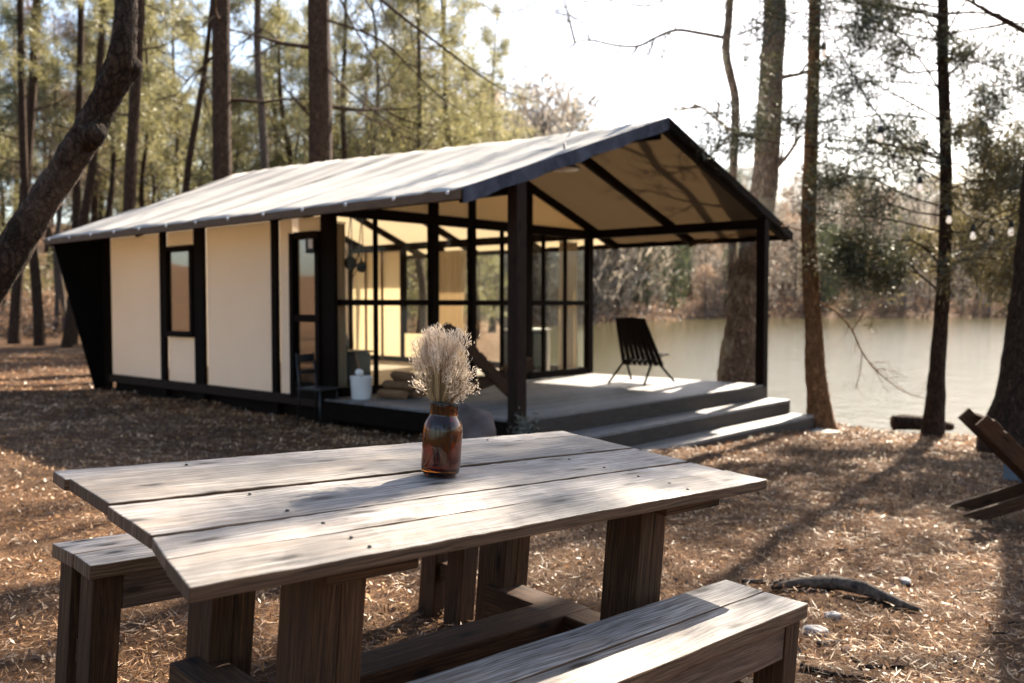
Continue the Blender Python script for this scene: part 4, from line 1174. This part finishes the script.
for (px, py, rp, n) in ((870, 258, 24, 200), (850, 245, 14, 90), (893, 270, 14, 90), (880, 285, 12, 60), (858, 276, 16, 90), (838, 180, 12, 60), (830, 68, 10, 40), (962, 55, 12, 60), (945, 45, 16, 60)):
    c = at(px, py, 11.6)
    for _ in range(n):
        cl.append(c + Vector(g_.standard_normal(3)) * rp * 11.6 / FPX * .55)
foliage('foliage_clump', [p - base for p in cl], [(q - Vector((0, 0, .1))).normalized() for q in [Vector(g_.standard_normal(3)) for _ in cl]], 9, 7, .085, .016, .03, M['cedar_leaf'], t)
# --- thick dark trunk at the right edge
pts, rad = px_trunk([(1022, 470, 52), (1023, 440, 40), (1027, 390, 27), (1031, 330, 22), (1036, 260, 19), (1041, 180, 16), (1050, 60, 15), (1058, -60, 14), (1066, -260, 12), (1070, -520, 9), (1072, -800, 3)], 10.2)
pts[0].z = gz(pts[0].x, pts[0].y) - .1
t, base, P, Rr = tree_from('dark_thick_tree', 'thick dark trunk with a flared foot cut off by the right edge of the picture', pts, rad, 'bark_dark', seed=309)
B = Branches(310)
for z, az, L in ((4.2, 3.0, 1.6), (5.6, 3.9, 1.9), (6.8, 2.4, 2.2), (7.8, 5, 2.2), (8.8, .6, 2.0), (9.8, 3.4, 1.8), (10.8, 1.6, 1.5), (11.6, 4.4, 1.2)):
    i = min(range(len(P)), key=lambda k: abs(P[k].z - z))
    B.grow(P[i], (math.cos(az), math.sin(az), .2), L, Rr[i] * .22, 3, .03, 4, 5, .3, .8, 1)
add_limbs(t, base, B, 'bark_dark', None)
tufts(t, base, B, 5.8, .10, 'pine_dark')
# --- leaning knotted trunk, left
yb = 5.2
pl_ = [(-150, 510, 23, 5.4), (-70, 380, 20, 5.3), (-8, 284, 17, 5.2), (31, 221, 15.5, 5.2), (61, 175, 14.5, 5.15), (85, 137, 15, 5.1), (101, 108, 14, 5.1), (118, 74, 15, 5.05), (123, 50, 12.5, 5.0), (126, 20, 10.8, 5.0), (127, -30, 10, 5.0), (133, -160, 10, 4.9), (160, -420, 8, 4.8), (150, -760, 5, 4.8)]
pts = [at(x, y, Yd) for x, y, r, Yd in pl_]; rad = [r * Yd / FPX for x, y, r, Yd in pl_]
pts[0].z = gz(pts[0].x, pts[0].y) - .15
t, base, P, Rr = tree_from('leaning_tree', 'dark rough leaning trunk with two knotty cut stubs in the upper left foreground', pts, rad, 'bark_lean', seed=311, sides=18, jit=.08)
for (x0, y0, x1, y1, r0, r1, dep) in ((84, 142, 99, 129, 13, 9.5, -.05), (118, 76, 136, 64, 13, 9, -.03)):
    m = MB(int(x0)); a, b = at(x0, y0, 5.1), at(x1, y1, 5.08 + dep); s = 5.1 / FPX
    m.tube([a, a.lerp(b, .55), b, b + (b - a) * .12], [r0 * s, r0 * s * .95, r1 * s, r1 * s * .55], 14, jit=.06); m.origin = base; m.build('knot', M['bark_lean'], t, sm=True)
add_limbs(t, base, None, None)
# --- trunks seen over and beside the cabin at the left
pine_specs = [
    ('thick straight pine trunk rising behind the middle of the roof, nearer the left', [(226, 330, 13), (223, 200, 9.7), (221.5, 100, 9.2), (221, 0, 8.8), (219, -150, 8), (222, -350, 6), (220, -520, 2)], 20.0, 'bark_brown'),
    ('thickest straight pine trunk behind the roof, standing just left of the roof ridge middle', [(322, 330, 16), (321, 180, 12), (320, 90, 11.5), (319, 0, 11), (320, -150, 10), (316, -350, 7), (320, -540, 2)], 20.6, 'bark_brown'),
    ('thin straight trunk between the two thick pines behind the roof', [(272, 330, 5), (265, 170, 4), (258, 60, 3.6), (258, 0, 3.4), (262, -150, 2.6), (258, -330, 1)], 24, 'bark_grey'),
    ('medium trunk half hidden by the leaning tree above the left roof corner', [(126, 335, 7), (129, 210, 6), (133, 130, 5.6), (138, 40, 5.2), (140, 0, 5), (143, -150, 4.4), (140, -350, 2), (142, -420, 1)], 21, 'bark_brown'),
    ('slender dark trunk leftmost of the straight pines, crossing behind the leaning tree', [(14, 352, 6.5), (18, 280, 5.2), (26, 180, 4.8), (33, 80, 4.2), (37, 0, 4), (40, -120, 3.2), (38, -260, 1)], 28, 'bark_brown'),
    ('slender straight trunk left of the leaning tree top, second from the left edge', [(73, 350, 5), (75, 280, 4.2), (77, 180, 3.8), (80, 80, 3.4), (81, 0, 3.2), (83, -120, 2.6), (82, -260, 1)], 28, 'bark_dark'),
    ('thin leaning pine sapling to the left of the thick left pine', [(178, 330, 5), (186, 190, 3.4), (198, 110, 3), (206, 60, 2.6), (214, -20, 2), (224, -160, 1)], 25, 'bark_dark'),
    ('dark trunk forking low under the left roof tip', [(40, 356, 6), (38, 310, 5), (34, 262, 4.5), (26, 200, 4), (22, 100, 3.5), (20, -60, 2.5), (22, -200, 1)], 27, 'bark_dark'),
    ('dark trunk just left of the rear wing board of the cabin', [(66, 354, 5.5), (70, 320, 4.8), (78, 250, 4.4), (92, 170, 4), (100, 60, 3.4), (104, -60, 2.6), (103, -200, 1)], 26, 'bark_dark'),
]
protoB = {}
for k, (lb, path, Yd, bm_) in enumerate(pine_specs):
    pts, rad = px_trunk(path, Yd)
    pts[0].z = gz(pts[0].x, pts[0].y) - .1
    t, base, P, Rr = tree_from('pine_tree', lb, pts, rad, bm_, seed=320 + k, sides=10, group='pines behind the cabin')
    B = Branches(340 + k); top = P[-1].z
    big = k < 2
    nb = 13 if big else 9
    for j in range(nb):
        z = top * (.32 if not big else .30) + top * .66 * j / nb; az = j * 2.4 + k
        i = min(range(len(P)), key=lambda q: abs(P[q].z - z)); L = (2.3 if big else 1.6) * (1 - .5 * j / nb)
        B.grow(P[i], (math.cos(az), math.sin(az), .1), L, max(Rr[i] * .25, .012), 2, .02, 4, 4, .35, .8, 0)
    if k == 1:
        pxb(B, [(330, -60), (360, -20), (400, 15), (440, 45), (470, 68), (500, 88), (535, 102)], 20.6, 17.5, .05, 3, 3, 1.2)
        pxb(B, [(370, -40), (378, -5), (392, 30), (412, 58)], 20, 19, .03, 3, 3, .9)
        pxb(B, [(324, -40), (350, 20), (375, 60), (395, 95)], 20.6, 18.5, .035, 3, 4, .9)
        pxb(B, [(320, 18), (380, 40), (430, 88), (470, 118)], 20.6, 18, .035, 3, 4, .9)
        pxb(B, [(320, 60), (350, 92), (390, 122), (430, 142)], 20.6, 18.5, .03, 3, 4, .8)
        pxb(B, [(318, 125), (300, 105), (285, 88), (272, 78)], 20.6, 20, .04, 2, 2, .6)
    zc = top * .45
    add_limbs(t, base, B, bm_, [('foliage', 6, .22, .022, .07, 'pine_leaf', lambda p: p.z > zc)])

# --- wood behind the cabin: copies of a few kinds
def proto_tree(name, label, H_, kind, seed, bm_, leaf, group):
    t = thing(name, label, 'tree', (0, 0, 0), 0, group)
    g = np.random.default_rng(seed)
    r0 = .011 * H_ * (.8 if kind == 'bare' else 1)
    n = 7; lean = g.uniform(-.03, .03, 2)
    pts = [Vector((lean[0] * H_ * (i / n) + .12 * g.standard_normal() * (i > 0), lean[1] * H_ * (i / n) + .12 * g.standard_normal() * (i > 0), -.3 + H_ * i / n)) for i in range(n + 1)]
    rad = [r0 * (1.25 if i == 0 else 1 - .88 * i / n) for i in range(n + 1)]
    P, Rr = spline(pts, rad, 4)
    B = Branches(seed + 1); B.m.tube(P, Rr, 8, jit=.05)
    if kind == 'bare':
        for j in range(14):
            z = H_ * (.25 + .7 * j / 14); i = min(range(len(P)), key=lambda q: abs(P[q].z - z)); az = j * 2.4 + seed
            B.grow(P[i], (math.cos(az), math.sin(az), .8), H_ * .22 * (1.1 - .7 * j / 14), Rr[i] * .45, 2, .06, 4, 4, .3, .8, 0)
        B.m.build('trunk', M[bm_], t, sm=True)
        if leaf: foliage('twigs', B.pts, B.dirs, seed, 2, .35, .02, .1, M[leaf], t)
    else:
        lo = {'pine': .38, 'young': .08}[kind]
        nb = {'pine': 24, 'young': 30}[kind]
        for j in range(nb):
            f = j / nb; z = H_ * (lo + (.97 - lo) * f); i = min(range(len(P)), key=lambda q: abs(P[q].z - z)); az = j * 2.4 + seed
            L = H_ * (.17 if kind == 'pine' else .24) * (1.05 - .8 * f) * g.uniform(.7, 1.2)
            B.grow(P[i], (math.cos(az), math.sin(az), .25), L, max(Rr[i] * .3, .012), 1, .05, 6, 4, .3, .8, 1)
        B.m.build('trunk', M[bm_], t, sm=True)
        foliage('foliage', B.pts, B.dirs, seed, 9, .27, .026, .12, M[leaf], t, .6, .9)
    return t
G = 'trees of the sunlit wood behind the cabin'
PR = [proto_tree('pine_tree', 'tall pine with yellow green needles in the sunlit wood behind the cabin', 17, 'pine', 401, 'bark_brown', 'pine_leaf', G),
      proto_tree('pine_tree', 'tall pine with yellow green needles in the sunlit wood behind the cabin', 15, 'pine', 411, 'bark_brown', 'pine_leaf', G),
      proto_tree('young_pine', 'bushy young pine with needles down to the ground in the wood behind the cabin', 9, 'young', 421, 'bark_brown', 'pine_leaf', G),
      proto_tree('pine_tree', 'dark green pine in the shaded part of the wood behind the cabin', 14, 'pine', 431, 'bark_dark', 'pine_dark', G),
      proto_tree('bare_tree', 'leafless grey tree among the pines of the wood behind the cabin', 13, 'bare', 441, 'bark_grey', None, G),
      proto_tree('bare_tree', 'leafless tree with withered brown leaves in the wood behind the cabin', 11, 'bare', 451, 'bark_grey', 'brown_leaf', G)]
used = [False] * len(PR)
def place(i, x, y, sc, rz):
    loc = (x, y, gz(x, y) - .05)
    if not used[i]:
        used[i] = True; PR[i].location = loc; PR[i].rotation_euler = (0, 0, rz); PR[i].scale = (sc,) * 3
    else:
        dup(PR[i], loc, (0, 0, rz), None, (sc,) * 3)
rg3 = random.Random(21)
spots = []
def try_spot(px, Yd, i, sc=1., mind=1.6):
    x = (px - 512) / FPX * Yd
    if float(inland(x, Yd)) < 1.2: return
    if any((x - a) ** 2 + (Yd - b) ** 2 < mind ** 2 for a, b in spots): return
    spots.append((x, Yd)); place(i, x, Yd, sc * rg3.uniform(.85, 1.15), rg3.uniform(0, 6.28))
for k in range(170):
    px = rg3.uniform(-70, 520); Yd = 30 + 75 * rg3.random() ** 1.2
    w_ = rg3.random()
    i = 0 if w_ < .22 else 1 if w_ < .42 else 2 if w_ < .46 else 3 if w_ < .53 else 4 if w_ < .84 else 5
    if px < 60 and rg3.random() < .4: i = 3
    try_spot(px, Yd, i)
for (px, Yd, i, sc) in ((452, 34, 1, .78), (418, 31, 0, .8), (476, 42, 0, .72), (380, 30, 1, .75), (490, 52, 1, .74), (350, 29, 0, .8), (468, 58, 0, .85), (442, 52, 4, .95), (410, 48, 4, 1.), (488, 66, 4, 1.), (370, 44, 4, 1.), (395, 40, 0, .8), (430, 46, 1, .8), (465, 50, 0, .72), (360, 36, 1, .85), (500, 60, 3, .7), (520, 70, 4, .8), (540, 80, 3, .62), (440, 38, 2, .9), (405, 34, 2, .9), (475, 44, 2, .9), (60, 36, 2, .7), (110, 38, 2, .8), (160, 34, 2, .8), (285, 33, 2, .9), (240, 30, 2, .9), (340, 31, 2, .9)):
    try_spot(px, Yd, i, sc, .9)
# the wood goes on behind and beside the photographer (it closes the sky there and shows in the panes)
for k in range(60):
    a = rg3.uniform(1.9, 5.1); d_ = rg3.uniform(9, 38) if not 3.2 < a < 4.6 else rg3.uniform(30, 48); x, y = d_ * math.sin(a), d_ * math.cos(a)
    if any((x - q) ** 2 + (y - w) ** 2 < 6 for q, w in spots): continue
    spots.append((x, y)); place(rg3.choice((0, 1, 1, 2, 3, 4, 5)), x, y, rg3.uniform(.8, 1.1), rg3.uniform(0, 6.28))
# brush at the foot of the hill
g = np.random.default_rng(77); cs, as_ = [], []
for k in range(260):
    px = g.uniform(-60, 470); Yd = g.uniform(31, 60); x = (px - 512) / FPX * Yd
    if float(inland(x, Yd)) < 1: continue
    c = np.array([x, Yd, gz(x, Yd)]); n = 70; h_ = g.uniform(.4, 1.5)
    q = g.standard_normal((n, 3)) * [.5, .5, 0]; q[:, 2] = g.random(n) * h_
    cs.append(c + q); as_.append(g.standard_normal((n, 3)) + [0, 0, 1.2])
cs, as_ = np.concatenate(cs), unit(np.concatenate(as_))
o = link('undergrowth', quads_mesh('undergrowth', cs, as_, unit(np.cross(as_, g.standard_normal(as_.shape))), g.uniform(.15, .5, len(cs)), g.uniform(.02, .05, len(cs))), M['brown_leaf']); o['kind'] = 'stuff'

# --- far shore wood
def far_proto(name, label, seed, leaf, H_, dense):
    t = thing(name, label, 'tree', (0, 0, 0), 0, 'trees of the wood across the lake')
    g = np.random.default_rng(seed)
    m = MB(seed); m.tube([(0, 0, -.5), (.2, .1, H_ * .5), (.1, .3, H_ * .95)], [.24, .16, .03], 5)
    for j in range(16):
        z = H_ * (.2 + .7 * j / 16); a = j * 2.4; L = H_ * .2 * (1.1 - .5 * j / 16)
        m.tube([(.1, .1, z), (L * .5 * math.cos(a), L * .5 * math.sin(a), z + L * .5), (L * math.cos(a), L * math.sin(a), z + L * 1.1)], [.09, .06, .02], 3, cap=False)
    m.build('trunk', M['bark_grey'], t)
    n = dense; a = g.uniform(0, 6.283, n); z = H_ * (.1 + .92 * g.random(n)); f = np.clip((z / H_ - .1) / .9, 0, 1)
    r = H_ * .22 * np.sqrt(g.random(n)) * (.45 + 1.5 * f * (1.15 - f))
    P_ = np.stack([r * np.cos(a), r * np.sin(a), z], 1) + g.standard_normal((n, 3)) * .4
    ax_ = unit(g.standard_normal((n, 3)) * .7 + np.stack([np.cos(a) * .5, np.sin(a) * .5, np.full(n, .9)], 1))
    link('crown', quads_mesh('crown', P_, ax_, unit(np.cross(ax_, g.standard_normal((n, 3)))), g.uniform(.6, 1.8, n), g.uniform(.07, .22, n)), M[leaf], t)
    return t
FPZ = [far_proto('far_bare_tree', 'leafless grey brown tree in the hazy wood across the lake', 501, 'far_twig', 17, 900),
       far_proto('far_bare_tree', 'leafless grey brown tree in the hazy wood across the lake', 511, 'far_twig', 14, 800),
       far_proto('far_rust_tree', 'rust coloured tree in the hazy wood across the lake', 521, 'far_rust', 12, 900),
       far_proto('far_evergreen', 'dull green evergreen in the hazy wood across the lake', 531, 'pine_dark', 15, 1100)]
fu = [False] * 4
rg4 = random.Random(5); fsp = []
cnt = 0
for k in range(900):
    Yd = 153 + 110 * rg4.random() ** 1.5; px = rg4.uniform(430, 1060)
    x = (px - 512) / FPX * Yd; Yd2 = Yd + .12 * x - 58 * float(smooth(45, -5, x))
    if float(inland(x, Yd2)) < 1.5: continue
    if any((x - a) ** 2 + (Yd2 - b) ** 2 < 14 for a, b in fsp): continue
    fsp.append((x, Yd2)); w_ = rg4.random(); i = 0 if w_ < .36 else 1 if w_ < .62 else 2 if w_ < .80 else 3
    loc = (x, Yd2, gz(x, Yd2) - .3); rot = (0, 0, rg4.uniform(0, 6.28)); sc = (rg4.uniform(.6, 1.15),) * 3
    if not fu[i]: fu[i] = True; FPZ[i].location = loc; FPZ[i].rotation_euler = rot; FPZ[i].scale = sc
    else: dup(FPZ[i], loc, rot, None, sc)
    cnt += 1
    if cnt > 240: break
for (px, dy, sc) in ((512, 4, 1.25), (528, 8, 1.4), (545, 3, 1.5), (557, 9, 1.35), (570, 5, 1.6), (583, 11, 1.45), (595, 4, 1.5), (608, 8, 1.35), (621, 5, 1.5), (634, 10, 1.4), (648, 6, 1.25), (538, 14, 1.6), (602, 16, 1.6)):
    x = 0.
    for _ in range(6):
        Yq = 152 + .12 * x - 58 * float(smooth(45, -5, x)) + dy; x = (px - 512) / FPX * Yq
    dup(FPZ[rg4.choice((0, 0, 1))], (x, Yq, gz(x, Yq) - .3), (0, 0, rg4.uniform(0, 6.28)), None, (sc,) * 3)
# --- scrub along the far bank
g = np.random.default_rng(78); n = 9000
px = g.uniform(420, 1070, n); xx = (px - 512) / FPX * 155; yy = 152 + .12 * xx - 58 * smooth(45, -5, xx) + g.uniform(1, 9, n)
zz = height(xx, yy) + g.random(n) ** 2 * 1.8 - .1
P_ = np.stack([xx, yy, zz], 1); ax_ = unit(g.standard_normal((n, 3)) + [0, 0, .8])
o = link('far_bank_scrub', quads_mesh('far_bank_scrub', P_, ax_, unit(np.cross(ax_, g.standard_normal((n, 3)))), g.uniform(.4, 1.2, n), g.uniform(.1, .3, n)), M['far_rust']); o['kind'] = 'stuff'

# ------------------------------------------------------------------ string lights
def string_light(label, pts, bulbs, sag_n=10):
    c = pts[0]
    t = thing('string_light', label, 'string light', c, 0, 'string lights between the trees')
    P, Rr = spline(pts, [.009] * len(pts), 6)
    m = MB(600); m.tube(P, Rr, 5); m.origin = c; m.build('cable', M['black'], t, sm=True)
    for b in bulbs:
        i = min(range(len(P)), key=lambda k: (P[k] - b).length); top = Vector((b.x, b.y, b.z + .115))
        m = MB(601); m.tube([P[i], top], [.005, .006], 5); m.lathe([(0, .14), (.02, .14), (.03, .10), (.03, .05), (0, .05)], 10, Matrix.Translation(b)); m.origin = c; m.build('socket', M['black'], t, sm=True)
        m = MB(602); m.lathe([(.018, .052), (.022, .035), (.031, .010), (.034, -.01), (.029, -.03), (.016, -.043), (0, -.046)], 12, Matrix.Translation(b)); m.origin = c; m.build('bulb', M['bulb'], t, sm=True)
Z1 = 11.9
string_light('string of lit bulbs sloping down from the red brown trunk to the cedar', [at(818, 2, 12.05), at(826, 22, 11.6), at(850, 70, 10.8), at(880, 118, 10.4), at(905, 148, 10.6), at(937, 188, 11.6)], [at(824, 54, 11.5), at(880, 138, 10.4), at(920, 188, 11.0)])
string_light('string of lit bulbs hanging between the cedar and the dark trunk at the right edge', [at(948, 195, 11.6), at(955, 205, 11.5), at(973, 218, 11.2), at(991, 222, 10.9), at(1010, 216, 10.6), at(1032, 200, 10.3)], [at(949, 220, 11.5), at(973, 236, 11.2), at(991, 240, 10.9), at(1011, 232, 10.6)])

# ------------------------------------------------------------------ pine straw and leaves on the ground
def litter(name, n, seed, r0, r1, L0, L1, W0, W1, tilt, lift):
    g = np.random.default_rng(seed)
    r = r0 + (r1 - r0) * g.random(n) ** 1.15; th = g.uniform(-.68, .66, n)
    x, y = r * np.sin(th), r * np.cos(th)
    keep = inland(x, y) > .25
    cu = (x - O.x) * U.x + (y - O.y) * U.y; cv = (x - O.x) * V.x + (y - O.y) * V.y
    keep &= ~((cu > -.75) & (cu < 9.2) & (cv > .05) & (cv < VR))
    x, y = x[keep], y[keep]; k = len(x)
    z = height(x, y)
    a = g.uniform(0, 6.283, k); tl = g.standard_normal(k) * tilt
    ax_ = np.stack([np.cos(a) * np.cos(tl), np.sin(a) * np.cos(tl), np.sin(tl)], 1)
    rl = g.standard_normal(k) * .5
    s0 = np.stack([-np.sin(a), np.cos(a), np.zeros(k)], 1); nrm = np.cross(ax_, s0)
    sd = s0 * np.cos(rl)[:, None] + nrm * np.sin(rl)[:, None]
    L = g.uniform(L0, L1, k)
    grow_ = np.clip(r[keep] / 5, 1, 3.0)
    c = np.stack([x, y, z + np.abs(np.sin(tl)) * L * .5 + g.random(k) * lift + .002], 1)
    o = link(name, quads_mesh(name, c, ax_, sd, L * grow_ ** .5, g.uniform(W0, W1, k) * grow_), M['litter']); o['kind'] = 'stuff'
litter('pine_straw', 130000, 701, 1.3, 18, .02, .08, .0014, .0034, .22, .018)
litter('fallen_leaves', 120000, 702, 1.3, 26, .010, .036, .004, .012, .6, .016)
